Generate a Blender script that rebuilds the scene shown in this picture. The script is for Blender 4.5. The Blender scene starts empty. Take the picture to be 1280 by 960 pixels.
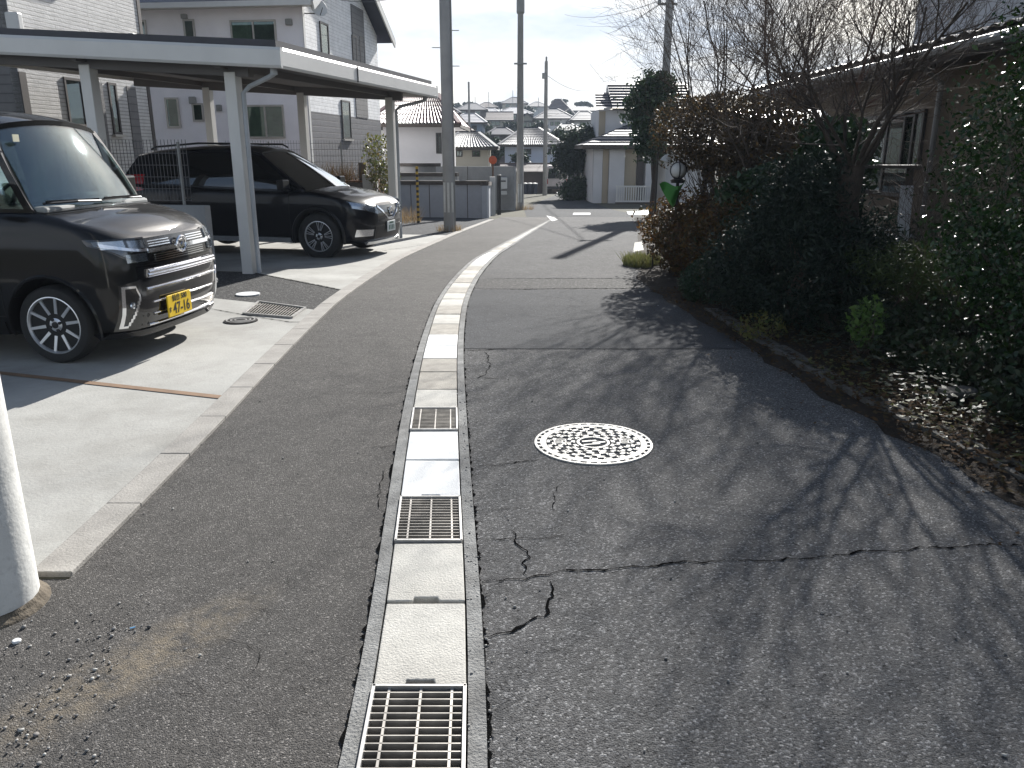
import bpy, bmesh, math, random
import numpy as np
from mathutils import Vector, Matrix, noise

R = math.radians
rnd = random.Random(7)
scene = bpy.context.scene
COL = scene.collection

# ------------------------------------------------------------------ camera
PITCH, F, CAMH = R(16.2), 1000.0, 1.5
SP, CP = math.sin(PITCH), math.cos(PITCH)
cam = bpy.data.cameras.new('camera')
cam.sensor_width = 36.0
cam.lens = 36.0 * F / 1280.0
cam.clip_start, cam.clip_end = 0.05, 6000
camo = bpy.data.objects.new('camera', cam)
camo.location = (0, 0, CAMH)
camo.rotation_euler = (R(90) - PITCH, 0, 0)
COL.objects.link(camo)
scene.camera = camo

_gy = [-60, 8, 13, 19, 26, 32, 48, 62, 78, 95, 130, 170, 220, 280, 340, 500, 900, 5000]
_gz = [0, 0, -.14, -.30, -.52, -.70, -.95, -1.4, -2.2, -1.2, 2.0, 5.5, 9.5, 14, 16, 17, 17, 17]
def gz(y):
    return float(np.interp(y, _gy, _gz))
def ray(u, v):
    a = (v - 480) / F
    return Vector(((u - 640) / F, CP - a * SP, -SP - a * CP))
def gp(u, v, h=0.0):
    """ground point (height h above the terrain) that a sight line meets"""
    d = ray(u, v)
    t = 0.5
    for k in range(4000):
        p = Vector((0, 0, CAMH)) + d * t
        if p.z <= gz(p.y) + h:
            break
        t *= 1.002
    lo, hi = t / 1.002, t
    for k in range(20):
        m = (lo + hi) / 2
        p = Vector((0, 0, CAMH)) + d * m
        if p.z <= gz(p.y) + h: hi = m
        else: lo = m
    return Vector((0, 0, CAMH)) + d * hi
def at(u, v, y):
    """point on the sight line at forward distance y"""
    d = ray(u, v)
    return Vector((0, 0, CAMH)) + d * (y / d.y)
def hit(u, v, p0, n):
    d = ray(u, v)
    o = Vector((0, 0, CAMH))
    return o + d * ((p0 - o).dot(n) / d.dot(n))

# ------------------------------------------------------------------ objects
def wm(o):
    m = Matrix.Translation(o.location) @ o.rotation_euler.to_matrix().to_4x4()
    return wm(o.parent) @ m if o.parent else m

class MB:
    def __init__(s):
        s.v = []; s.f = []; s.fm = []; s.m = 0
    def add(s, vs, fs):
        o = len(s.v)
        s.v.extend([tuple(p) for p in vs])
        s.f.extend([tuple(i + o for i in f) for f in fs])
        s.fm.extend([s.m] * len(fs))
        return s
    def box(s, c, d, rz=0.0, M=None):
        x, y, z = d[0] / 2, d[1] / 2, d[2] / 2
        co, si = math.cos(rz), math.sin(rz)
        vs = []
        for dz in (-z, z):
            for dx, dy in ((-x, -y), (x, -y), (x, y), (-x, y)):
                vs.append(Vector((c[0] + dx * co - dy * si, c[1] + dx * si + dy * co, c[2] + dz)))
        if M: vs = [M @ p for p in vs]
        return s.add(vs, [(0, 3, 2, 1), (4, 5, 6, 7), (0, 1, 5, 4), (1, 2, 6, 5), (2, 3, 7, 6), (3, 0, 4, 7)])
    def bar(s, a, b, w, h, up=(0, 0, 1)):
        a, b, up = Vector(a), Vector(b), Vector(up)
        d = (b - a).normalized()
        sd = d.cross(up)
        if sd.length < 1e-4: sd = d.cross(Vector((1, 0, 0)))
        sd.normalize(); u = sd.cross(d)
        vs = []
        for p in (a, b):
            for i, j in ((-1, -1), (1, -1), (1, 1), (-1, 1)):
                vs.append(p + sd * (w / 2 * i) + u * (h / 2 * j))
        return s.add(vs, [(0, 3, 2, 1), (4, 5, 6, 7), (0, 1, 5, 4), (1, 2, 6, 5), (2, 3, 7, 6), (3, 0, 4, 7)])
    def tube(s, pts, rs, n=8, cap=True):
        pts = [Vector(p) for p in pts]
        if not hasattr(rs, '__len__'): rs = [rs] * len(pts)
        vs, fs = [], []
        prev = None
        for i, p in enumerate(pts):
            d = (pts[min(i + 1, len(pts) - 1)] - pts[max(i - 1, 0)])
            if d.length < 1e-9: d = Vector((0, 0, 1))
            d.normalize()
            if prev is None:
                a = d.orthogonal().normalized()
            else:
                a = prev - d * prev.dot(d)
                if a.length < 1e-6: a = d.orthogonal()
                a.normalize()
            prev = a
            b = d.cross(a)
            for k in range(n):
                t = 2 * math.pi * k / n
                vs.append(p + (a * math.cos(t) + b * math.sin(t)) * rs[i])
        for i in range(len(pts) - 1):
            for k in range(n):
                fs.append((i * n + k, i * n + (k + 1) % n, (i + 1) * n + (k + 1) % n, (i + 1) * n + k))
        if cap:
            fs.append(tuple(range(n))[::-1]); fs.append(tuple((len(pts) - 1) * n + k for k in range(n)))
        return s.add(vs, fs)
    def lathe(s, prof, n=24, M=None):
        """prof: (r, z) list, around z"""
        vs, fs = [], []
        for r, z in prof:
            for k in range(n):
                t = 2 * math.pi * k / n
                p = Vector((r * math.cos(t), r * math.sin(t), z))
                vs.append(M @ p if M else p)
        for i in range(len(prof) - 1):
            for k in range(n):
                fs.append((i * n + k, i * n + (k + 1) % n, (i + 1) * n + (k + 1) % n, (i + 1) * n + k))
        if prof[0][0] > 1e-6: fs.append(tuple(range(n))[::-1])
        if prof[-1][0] > 1e-6: fs.append(tuple((len(prof) - 1) * n + k for k in range(n)))
        return s.add(vs, fs)
    def prism(s, poly, z0, z1, M=None):
        n = len(poly)
        vs = [Vector((p[0], p[1], z0)) for p in poly] + [Vector((p[0], p[1], z1)) for p in poly]
        if M: vs = [M @ p for p in vs]
        return s.add(vs, [tuple(range(n))[::-1], tuple(range(n, 2 * n))] + [(i, (i + 1) % n, n + (i + 1) % n, n + i) for i in range(n)])
    def grid(s, P):
        h, w = len(P), len(P[0])
        vs = [p for row in P for p in row]
        return s.add(vs, [(i * w + j, i * w + j + 1, (i + 1) * w + j + 1, (i + 1) * w + j) for i in range(h - 1) for j in range(w - 1)])
    def slab(s, P, Q):
        """closed shell between two grids of the same size"""
        h, w = len(P), len(P[0])
        vs = [p for row in P for p in row] + [p for row in Q for p in row]
        n = h * w
        fs = []
        for i in range(h - 1):
            for j in range(w - 1):
                fs.append((i * w + j, i * w + j + 1, (i + 1) * w + j + 1, (i + 1) * w + j))
                fs.append(tuple(n + k for k in (i * w + j, (i + 1) * w + j, (i + 1) * w + j + 1, i * w + j + 1)))
        for i in range(h - 1):
            fs.append((i * w, (i + 1) * w, n + (i + 1) * w, n + i * w))
            a = i * w + w - 1; b = a + w
            fs.append((b, a, n + a, n + b))
        for j in range(w - 1):
            fs.append((j + 1, j, n + j, n + j + 1))
            a = (h - 1) * w + j
            fs.append((a, a + 1, n + a + 1, n + a))
        return s.add(vs, fs)
    def build(s, name, mat, parent=None, local=False, smooth=False, bevel=0, recalc=True, sharp=40):
        me = bpy.data.meshes.new(name)
        me.from_pydata(s.v, [], s.f)
        mats = mat if isinstance(mat, (list, tuple)) else [mat]
        for m in mats: me.materials.append(m)
        if len(mats) > 1: me.polygons.foreach_set('material_index', s.fm)
        if parent is not None and not local:
            me.transform(wm(parent).inverted())
        if recalc:
            bm = bmesh.new(); bm.from_mesh(me)
            bmesh.ops.recalc_face_normals(bm, faces=bm.faces)
            bm.to_mesh(me); bm.free()
        if smooth:
            me.polygons.foreach_set('use_smooth', [True] * len(me.polygons))
            me.set_sharp_from_angle(angle=R(sharp))
        me.update()
        o = bpy.data.objects.new(name, me)
        COL.objects.link(o)
        if parent is not None: o.parent = parent
        if bevel:
            b = o.modifiers.new('bevel', 'BEVEL'); b.width = bevel; b.segments = 2; b.limit_method = 'ANGLE'; b.angle_limit = R(40)
        return o

def tag(o, label=None, cat=None, group=None, kind=None):
    if label: o['label'] = label
    if cat: o['category'] = cat
    if group: o['group'] = group
    if kind: o['kind'] = kind
    return o
def empty(name, loc, label, cat, group=None, rz=0.0):
    o = bpy.data.objects.new(name, None)
    o.empty_display_size = .2
    o.location = loc; o.rotation_euler = (0, 0, rz)
    COL.objects.link(o)
    return tag(o, label, cat, group)
def np_obj(name, verts, faces, mat, parent=None, smooth=False, local=False):
    """verts (N,3), faces (M,k) arrays"""
    me = bpy.data.meshes.new(name)
    N, (Mf, k) = len(verts), faces.shape
    me.vertices.add(N); me.vertices.foreach_set('co', np.asarray(verts, np.float32).ravel())
    me.loops.add(Mf * k); me.loops.foreach_set('vertex_index', faces.astype(np.int32).ravel())
    me.polygons.add(Mf)
    me.polygons.foreach_set('loop_start', np.arange(0, Mf * k, k, dtype=np.int32))
    me.update(calc_edges=True)
    for m in (mat if isinstance(mat, (list, tuple)) else [mat]): me.materials.append(m)
    if parent is not None and not local: me.transform(wm(parent).inverted())
    if smooth: me.polygons.foreach_set('use_smooth', [True] * Mf)
    me.validate(); me.update()
    o = bpy.data.objects.new(name, me); COL.objects.link(o)
    if parent is not None: o.parent = parent
    return o
def kids(o):
    return [c for c in COL.objects if c.parent is o]
def copy_tree(o, parent=None):
    c = o.copy(); COL.objects.link(c)
    if parent is not None: c.parent = parent
    for ch in kids(o): copy_tree(ch, c)
    return c

# ------------------------------------------------------------------ materials
def newmat(name):
    m = bpy.data.materials.new(name); m.use_nodes = True
    nt = m.node_tree; nt.nodes.clear()
    out = nt.nodes.new('ShaderNodeOutputMaterial')
    b = nt.nodes.new('ShaderNodeBsdfPrincipled')
    nt.links.new(b.outputs[0], out.inputs[0])
    return m, nt, b
def N(nt, t, **kw):
    n = nt.nodes.new(t)
    for k, v in kw.items():
        if k in n.inputs.keys() if isinstance(k, str) else False: n.inputs[k].default_value = v
        else: setattr(n, k, v)
    return n
def inp(n, **kw):
    for k, v in kw.items():
        n.inputs[k.replace('_', ' ')].default_value = v
    return n
def rgba(c):
    return (c[0], c[1], c[2], 1) if not isinstance(c, (int, float)) else (c, c, c, 1)
def mixc(nt, fac, a, b, blend='MIX'):
    n = nt.nodes.new('ShaderNodeMix'); n.data_type = 'RGBA'; n.blend_type = blend
    for i, x in ((0, fac), (6, a), (7, b)):
        if isinstance(x, bpy.types.NodeSocket): nt.links.new(x, n.inputs[i])
        else: n.inputs[i].default_value = x if i == 0 else rgba(x)
    return n.outputs[2]
def math_(nt, op, a, b=0.0):
    n = nt.nodes.new('ShaderNodeMath'); n.operation = op
    for i, x in ((0, a), (1, b)):
        if isinstance(x, bpy.types.NodeSocket): nt.links.new(x, n.inputs[i])
        else: n.inputs[i].default_value = x
    return n.outputs[0]
def ramp(nt, fac, stops):
    n = nt.nodes.new('ShaderNodeValToRGB')
    e = n.color_ramp.elements
    while len(e) < len(stops): e.new(.5)
    for i, (p, c) in enumerate(stops):
        e[i].position = p; e[i].color = rgba(c)
    nt.links.new(fac, n.inputs[0])
    return n.outputs[0]
def coords(nt, scale=(1, 1, 1), kind='Object'):
    t = nt.nodes.new('ShaderNodeTexCoord'); m = nt.nodes.new('ShaderNodeMapping')
    m.inputs['Scale'].default_value = scale
    nt.links.new(t.outputs[kind], m.inputs[0])
    return m.outputs[0]
def noise_(nt, vec, scale, detail=4, rough=.55):
    n = nt.nodes.new('ShaderNodeTexNoise')
    n.inputs['Scale'].default_value = scale; n.inputs['Detail'].default_value = detail; n.inputs['Roughness'].default_value = rough
    nt.links.new(vec, n.inputs['Vector'])
    return n.outputs['Fac']
def voro(nt, vec, scale, feature='F1'):
    n = nt.nodes.new('ShaderNodeTexVoronoi'); n.feature = feature
    n.inputs['Scale'].default_value = scale
    nt.links.new(vec, n.inputs['Vector'])
    return n
def bump_(nt, b, h, strength=.4, dist=.01):
    n = nt.nodes.new('ShaderNodeBump')
    n.inputs['Strength'].default_value = strength; n.inputs['Distance'].default_value = dist
    nt.links.new(h, n.inputs['Height']); nt.links.new(n.outputs[0], b.inputs['Normal'])
    return n

def mat(name, col, rough=.6, metal=0.0, var=.15, scale=3.0, bump=0.0, bscale=40.0, spec=.5, coat=0.0, spots=0.0, dirt=None):
    """plain surface with two scales of colour variation, an optional fine bump and dirt"""
    m, nt, b = newmat(name)
    v = coords(nt)
    base = rgba(col)
    n1 = noise_(nt, v, scale, 5)
    lo = tuple(c * (1 - var) for c in base[:3]); hi = tuple(min(1, c * (1 + var)) for c in base[:3])
    c = ramp(nt, n1, [(.3, lo), (.7, hi)])
    if spots:
        n2 = noise_(nt, v, scale * 14, 3)
        c = mixc(nt, ramp(nt, n2, [(.55, 0), (.68, spots)]), c, tuple(x * .45 for x in base[:3]))
    if dirt:
        n3 = noise_(nt, v, .9, 6, .7)
        c = mixc(nt, ramp(nt, n3, [(.45, 0), (.75, dirt[1])]), c, dirt[0])
    nt.links.new(c, b.inputs['Base Color'])
    b.inputs['Roughness'].default_value = rough; b.inputs['Metallic'].default_value = metal
    b.inputs['Specular IOR Level'].default_value = spec
    if coat:
        b.inputs['Coat Weight'].default_value = coat; b.inputs['Coat Roughness'].default_value = .04
    if bump: bump_(nt, b, noise_(nt, v, bscale, 4), bump, .01)
    return m

def asphalt(name, stones, tone, lo, hi, warm=(1, 1, 1), bright=.34, bs=.8, spec=.35, sand=None):
    m, nt, b = newmat(name)
    v = coords(nt)
    vo = voro(nt, v, stones)
    sep = nt.nodes.new('ShaderNodeSeparateColor'); nt.links.new(vo.outputs['Color'], sep.inputs[0])
    stone = ramp(nt, sep.outputs[0], [(0, lo), (.55, tone), (.86, hi), (.97, bright)])
    vo2 = voro(nt, v, stones * 2.3)
    fine = ramp(nt, vo2.outputs['Distance'], [(.1, 1.15), (.75, .62)])
    c = mixc(nt, 1.0, stone, fine, 'MULTIPLY')
    pit_dark = ramp(nt, noise_(nt, v, stones * .5, 4, .65), [(.33, .28), (.43, 1.0)])
    c = mixc(nt, 1.0, c, pit_dark, 'MULTIPLY')
    big = ramp(nt, noise_(nt, v, .55, 6, .65), [(.3, .86), (.7, 1.12)])
    c = mixc(nt, 1.0, c, big, 'MULTIPLY')
    mid = ramp(nt, noise_(nt, v, 7, 5, .7), [(.3, .86), (.7, 1.14)])
    c = mixc(nt, 1.0, c, mid, 'MULTIPLY')
    c = mixc(nt, 1.0, c, warm, 'MULTIPLY')
    if sand:
        (ax, ay), ang, (lx, ly) = sand
        t2 = nt.nodes.new('ShaderNodeTexCoord'); m2 = nt.nodes.new('ShaderNodeMapping'); m2.vector_type = 'TEXTURE'
        m2.inputs['Location'].default_value = (ax, ay, 0); m2.inputs['Rotation'].default_value = (0, 0, ang); m2.inputs['Scale'].default_value = (lx, ly, 1000)
        nt.links.new(t2.outputs['Object'], m2.inputs[0])
        ln = nt.nodes.new('ShaderNodeVectorMath'); ln.operation = 'LENGTH'; nt.links.new(m2.outputs[0], ln.inputs[0])
        k = math_(nt, 'MULTIPLY', ramp(nt, ln.outputs['Value'], [(.15, 1.0), (1.0, 0.0)]), ramp(nt, noise_(nt, v, 14, 6, .7), [(.38, 0.0), (.62, 1.0)]))
        c = mixc(nt, math_(nt, 'MULTIPLY', k, .85), c, (.23, .19, .135))
    nt.links.new(c, b.inputs['Base Color'])
    b.inputs['Roughness'].default_value = .92
    b.inputs['Specular IOR Level'].default_value = spec
    h = math_(nt, 'MULTIPLY', vo.outputs['Distance'], -1.0)
    h2 = math_(nt, 'ADD', h, math_(nt, 'MULTIPLY', vo2.outputs['Distance'], -.5))
    h3 = math_(nt, 'ADD', h2, math_(nt, 'MULTIPLY', noise_(nt, v, 25, 4), .8))
    bump_(nt, b, h3, bs, .006)
    return m

def leafmat(name, cols, rough=.5, trans=.3, spec=.4):
    m, nt, b = newmat(name)
    g = nt.nodes.new('ShaderNodeNewGeometry')
    c = ramp(nt, g.outputs['Random Per Island'], [(i / max(1, len(cols) - 1), k) for i, k in enumerate(cols)])
    nt.links.new(c, b.inputs['Base Color'])
    b.inputs['Roughness'].default_value = rough
    b.inputs['Specular IOR Level'].default_value = spec
    t = nt.nodes.new('ShaderNodeBsdfTranslucent'); nt.links.new(c, t.inputs[0])
    mx = nt.nodes.new('ShaderNodeMixShader'); mx.inputs[0].default_value = trans
    out = [n for n in nt.nodes if n.type == 'OUTPUT_MATERIAL'][0]
    nt.links.new(b.outputs[0], mx.inputs[1]); nt.links.new(t.outputs[0], mx.inputs[2]); nt.links.new(mx.outputs[0], out.inputs[0])
    return m
def glassmat(name, tint=(.5, .6, .6), alpha=.55, rough=.02):
    """thin window pane: tinted see-through under a mirror-like skin"""
    m, nt, b = newmat(name)
    nt.nodes.remove(b)
    out = [n for n in nt.nodes if n.type == 'OUTPUT_MATERIAL'][0]
    tr = nt.nodes.new('ShaderNodeBsdfTransparent'); tr.inputs[0].default_value = rgba(tint)
    gl = nt.nodes.new('ShaderNodeBsdfGlossy'); gl.inputs['Roughness'].default_value = rough; gl.inputs[0].default_value = (.9, .95, 1, 1)
    fr = nt.nodes.new('ShaderNodeFresnel'); fr.inputs[0].default_value = 1.6
    f2 = math_(nt, 'ADD', math_(nt, 'MULTIPLY', fr.outputs[0], .9), alpha)
    f2 = math_(nt, 'MINIMUM', f2, 1.0)
    mx = nt.nodes.new('ShaderNodeMixShader')
    nt.links.new(f2, mx.inputs[0]); nt.links.new(tr.outputs[0], mx.inputs[1]); nt.links.new(gl.outputs[0], mx.inputs[2])
    nt.links.new(mx.outputs[0], out.inputs[0])
    return m
def brickmat(name, c1, c2, mortar, w, h, bump=.6, rough=.6, offset=.5, msize=.08):
    """coursed siding, laid on walls by world height and length along the wall"""
    m, nt, b = newmat(name)
    t = nt.nodes.new('ShaderNodeTexCoord')
    s = nt.nodes.new('ShaderNodeSeparateXYZ'); nt.links.new(t.outputs['Object'], s.inputs[0])
    cmb = nt.nodes.new('ShaderNodeCombineXYZ')
    nt.links.new(math_(nt, 'ADD', s.outputs[0], s.outputs[1]), cmb.inputs[0]); nt.links.new(s.outputs[2], cmb.inputs[1])
    br = nt.nodes.new('ShaderNodeTexBrick'); br.offset = offset
    nt.links.new(cmb.outputs[0], br.inputs['Vector'])
    br.inputs['Color1'].default_value = rgba(c1); br.inputs['Color2'].default_value = rgba(c2); br.inputs['Mortar'].default_value = rgba(mortar)
    br.inputs['Scale'].default_value = 1.0; br.inputs['Brick Width'].default_value = w; br.inputs['Row Height'].default_value = h
    br.inputs['Mortar Size'].default_value = h * msize
    n1 = noise_(nt, t.outputs['Object'], 5, 4)
    c = mixc(nt, 1.0, br.outputs['Color'], ramp(nt, n1, [(.3, .85), (.7, 1.1)]), 'MULTIPLY')
    nt.links.new(c, b.inputs['Base Color']); b.inputs['Roughness'].default_value = rough
    hgt = math_(nt, 'ADD', math_(nt, 'MULTIPLY', br.outputs['Fac'], -1.0), math_(nt, 'MULTIPLY', noise_(nt, t.outputs['Object'], 30, 3), .5))
    bump_(nt, b, hgt, bump, .02)
    return m

# ------------------------------------------------------------------ light and sky
SUN_AZ, SUN_EL = R(16), R(28)           # measured from the view direction to the right, and up
sd = Vector((math.sin(SUN_AZ) * math.cos(SUN_EL), math.cos(SUN_AZ) * math.cos(SUN_EL), math.sin(SUN_EL)))
sun = bpy.data.lights.new('sun', 'SUN'); sun.energy = 5.0; sun.angle = R(.53); sun.color = (1, .97, .925)
suno = bpy.data.objects.new('sun', sun); COL.objects.link(suno)
suno.rotation_euler = sd.to_track_quat('Z', 'Y').to_euler()
suno.location = (5, 10, 20)
w = bpy.data.worlds.new('World'); scene.world = w; w.use_nodes = True
nt = w.node_tree; nt.nodes.clear()
wo = nt.nodes.new('ShaderNodeOutputWorld'); bg = nt.nodes.new('ShaderNodeBackground')
sky = nt.nodes.new('ShaderNodeTexSky'); sky.sky_type = 'NISHITA'; sky.sun_disc = False
sky.sun_elevation = SUN_EL; sky.sun_rotation = SUN_AZ
sky.air_density = 1.0; sky.dust_density = 1.2; sky.ozone_density = 1.5
tc = nt.nodes.new('ShaderNodeTexCoord'); mp = nt.nodes.new('ShaderNodeMapping')
mp.inputs['Scale'].default_value = (1.0, 1.0, 3.6); mp.inputs['Location'].default_value = (2.3, .7, .15)
nt.links.new(tc.outputs['Generated'], mp.inputs[0])
cn = noise_(nt, mp.outputs[0], 2.1, 8, .6)
cm = ramp(nt, cn, [(.36, 0.0), (.56, 1.0)])
cw = ramp(nt, noise_(nt, mp.outputs[0], 3.4, 7, .58), [(.34, (5.4, 6.5, 8.2)), (.50, (8.6, 8.9, 9.3)), (.62, (10.2, 10.2, 10.2))])
# thin cloud gathers low in the sky, the zenith stays clear
sx = nt.nodes.new('ShaderNodeSeparateXYZ'); nt.links.new(tc.outputs['Generated'], sx.inputs[0])
low = ramp(nt, sx.outputs[2], [(.0, 1.0), (.22, .95), (.42, .25), (.7, .05)])
skc = mixc(nt, math_(nt, 'MULTIPLY', math_(nt, 'MULTIPLY', cm, .95), low), sky.outputs[0], cw)
nt.links.new(skc, bg.inputs[0]); bg.inputs[1].default_value = .06
nt.links.new(bg.outputs[0], wo.inputs[0])
vs = scene.view_settings
vs.view_transform = 'Standard'; vs.look = 'None'; vs.exposure = 1.05; vs.gamma = 1.0; vs.use_curve_mapping = False
cy = scene.cycles
cy.use_denoising = True
cy.max_bounces = 6; cy.diffuse_bounces = 3; cy.glossy_bounces = 3; cy.transparent_max_bounces = 12; cy.transmission_bounces = 4
cy.sample_clamp_indirect = 6.0
cy.caustics_reflective = False; cy.caustics_refractive = False
# ------------------------------------------------------------------ ground, road, drain line
M_road = asphalt('road_asphalt', 150, .118, .075, .148, (1.01, 1.0, .99), .30, .65, .16)
M_patch = asphalt('patch_asphalt', 210, .078, .056, .098, (.97, 1.0, 1.05), .16, .4, .12)
M_walk = asphalt('pavement_asphalt', 210, .096, .070, .118, (1.06, 1.0, .93), .26, .7, .3, ((-1.16, 2.08), 1.0, (.62, .17)))
M_apron = asphalt('apron_asphalt', 75, .036, .015, .075, (1, .98, .95), .2, 1.0)
M_conc = mat('drive_concrete', (.36, .355, .33), .85, 0, .14, 1.1, .3, 60, .3, spots=.12, dirt=((.17, .16, .14), .65))
M_kerb = mat('kerb_concrete', (.30, .285, .26), .85, 0, .16, 6, .4, 90, .3, spots=.35)
M_gkerb = mat('drain_kerb_concrete', (.25, .25, .24), .9, 0, .3, 9, .9, 120, .3, spots=.5, dirt=((.09, .085, .08), .8))
M_lid = mat('cover_concrete', (.50, .485, .44), .85, 0, .16, 8, .5, 140, .3, spots=.35, dirt=((.22, .2, .17), .4))
M_lidg = mat('cover_concrete_weathered', (.37, .345, .30), .88, 0, .2, 9, .6, 140, .3, spots=.4)
M_lidw = mat('cover_concrete_new', (.62, .63, .625), .7, 0, .05, 8, .2, 140, .4, spots=.1)
M_soil = mat('garden_soil', (.028, .021, .015), .95, 0, .4, 8, 1.0, 60, .2)
M_field = mat('far_ground', (.09, .085, .06), .95, 0, .4, .12, 0, 10, .2)
M_dark = mat('drain_bottom', (.05, .042, .032), .9, 0, .4, 12, .5, 50)
M_steel = mat('galvanised_steel', (.50, .49, .47), .45, .7, .2, 20)
M_grate = mat('weathered_grating', (.36, .34, .31), .5, .6, .3, 14)
M_crack = mat('crack_dark', (.006, .006, .006), 1.0, 0, .2, 20, spec=0.0)  # near-black own colour of cracks and joints, also the sheet under grating slats
M_line = mat('road_paint', (.72, .72, .70), .7, 0, .12, 6, spots=.5)

def edge(pix, extra_front=None, extra_back=None):
    pts = [gp(u, v) for u, v in pix]
    ys = [p.y for p in pts]; xs = [p.x for p in pts]
    o = np.argsort(ys); ys = [ys[i] for i in o]; xs = [xs[i] for i in o]
    if extra_front: ys.insert(0, extra_front[1]); xs.insert(0, extra_front[0])
    if extra_back: ys.append(extra_back[1]); xs.append(extra_back[0])
    # smooth the measured line
    yy = np.linspace(ys[0], ys[-1], 160); xx = np.interp(yy, ys, xs)
    k = np.ones(9) / 9
    xp = np.concatenate([np.full(4, 0) + 2 * xx[0] - xx[4:0:-1], xx, 2 * xx[-1] - xx[-2:-6:-1]])
    xx = np.convolve(xp, k, 'valid')
    return lambda y: float(np.interp(y, yy, xx))
YE = 26.2
g_out_l = edge([(432, 960), (463, 767), (485, 630), (497, 547), (508, 493), (517, 455), (525, 430), (534, 402), (544, 380), (555, 362), (567, 347), (590, 325), (620, 309), (655, 291), (689, 274)], (-.40, -3))
g_in_l = edge([(453, 960), (480, 767), (492, 683), (510, 543), (517, 510), (525, 455), (533, 430), (540, 402), (549, 380), (560, 362), (572, 347), (594, 325), (624, 309), (658, 291), (690.5, 274)], (-.35, -3))
g_in_r = edge([(592, 960), (584, 767), (580, 680), (573, 543), (572, 467), (571, 455), (572, 430), (575, 400), (579, 377), (586, 360), (597, 342), (616, 321), (649, 300), (693.5, 272)], (-.07, -3))
g_out_r = edge([(617, 960), (602, 767), (597, 700), (586, 567), (580, 467), (579, 455), (579, 430), (581, 400), (585, 377), (592, 360), (602, 342), (620, 321), (652, 300), (695, 272)], (-.02, -3))
walk_l = edge([(65, 750), (160, 650), (270, 540), (345, 455), (395, 405), (440, 365), (500, 325), (560, 298), (630, 270), (655, 262)], (-1.60, -3))
road_r = edge([(1280, 622), (1150, 560), (1060, 510), (960, 450), (880, 400), (830, 372), (803, 350), (800, 318), (803, 290), (793, 268)], (2.9, -3))

def strip(name, fl, fr, y0, y1, h, m, nx=2, step=.35, kind='structure', down=0.0):
    mb = MB()
    n = max(2, int((y1 - y0) / step))
    P = []
    for i in range(n + 1):
        y = y0 + (y1 - y0) * i / n
        a, b = fl(y), fr(y)
        P.append([Vector((a + (b - a) * j / (nx - 1), y, gz(y) + h)) for j in range(nx)])
    if down:
        Q = [[p - Vector((0, 0, down)) for p in r] for r in P]
        mb.slab(P, Q)
    else: mb.grid(P)
    o = mb.build(name, m)
    return tag(o, kind=kind)

# terrain in one sheet, open along the drain line
ys = list(np.arange(-40, 0, 4.0)) + list(np.arange(0, YE, .8)) + [YE] + list(np.arange(27, 100, 2.0)) + list(np.arange(100, 360, 8.0)) + [400, 460]
fr_ = [1, .5, .25, .1, .03, .008, 0]
vs_, fs_ = [], []
for y in ys:
    a = g_out_l(max(-3, min(y, YE))); b = g_out_r(max(-3, min(y, YE)))
    W = 60 + 1.2 * abs(y)
    row = [(a - t * W, y, gz(y)) for t in fr_] + [(b + t * W, y, gz(y)) for t in fr_[::-1]]
    vs_ += row
nc = 14
for i in range(len(ys) - 1):
    for j in range(nc - 1):
        if j == 6 and ys[i + 1] <= YE + .01: continue
        fs_.append((i * nc + j, i * nc + j + 1, (i + 1) * nc + j + 1, (i + 1) * nc + j))
tag(MB().add(vs_, fs_).build('ground', M_field), kind='structure')

strip('road', g_out_r, road_r, -3, YE, .004, M_road, 8)
strip('pavement', walk_l, g_out_l, -3, YE, .004, M_walk, 6)
strip('pavement', lambda y: -9.0, lambda y: walk_l(y), -3, 2.6, .004, M_walk, 6)
far_l = edge([(655, 262), (668, 254), (690, 246), (700, 241.5)], None, None)
far_r = edge([(793, 268), (765, 262), (745, 255), (722, 248), (712, 241.5)], None, None)
strip('far_road', far_l, far_r, YE, 56, .005, M_patch, 8, 1.0)
strip('drain_kerb', g_out_l, g_in_l, -3, YE, .012, M_gkerb, 2, .3, down=.4)
strip('drain_kerb', g_in_r, g_out_r, -3, YE, .012, M_gkerb, 2, .3, down=.4)
strip('drain_channel', g_in_l, g_in_r, -3, YE, -.30, M_dark, 2, .4)
pw = MB()
strip('road_patch', lambda y: g_out_r(y) + .01, lambda y: road_r(y) - .02, gp(690, 437).y, gp(690, 363).y, .008, M_patch, 6)
strip('road_patch', lambda y: g_out_r(y) + .01, lambda y: road_r(y) - .02, gp(690, 361).y, gp(690, 349).y, .006, M_apron, 6)

# cracks and joints in the asphalt: thin dark ribbons
def ribbon(mb, pix, w, h=.0075, jit=.012, seed=0):
    r = random.Random(seed)
    pts = [gp(u, v) for u, v in pix]
    q = []
    for a, b in zip(pts, pts[1:]):
        n = max(2, int((b - a).length / .022))
        for k in range(n): q.append(a.lerp(b, k / n))
    q.append(pts[-1])
    L = []
    off = 0.0
    for i, p in enumerate(q):
        d = (q[min(i + 1, len(q) - 1)] - q[max(0, i - 1)]); d.z = 0; d.normalize()
        s = Vector((-d.y, d.x, 0))
        off = off * .75 + r.uniform(-jit, jit)
        ww = w * .62 * r.choice((.5, .7, .8, 1.0, 1.5)) * r.uniform(.6, 1.2) * min(1, .25 + min(i, len(q) - 1 - i) * .3)
        c = p + s * off; c.z = gz(p.y) + h
        L.append([c - s * ww / 2, c + s * ww / 2])
    mb.grid(L)
cr = MB()
ribbon(cr, [(603, 727), (700, 718), (800, 711), (905, 703), (1010, 697), (1120, 690), (1285, 680)], .012, seed=1)
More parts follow.
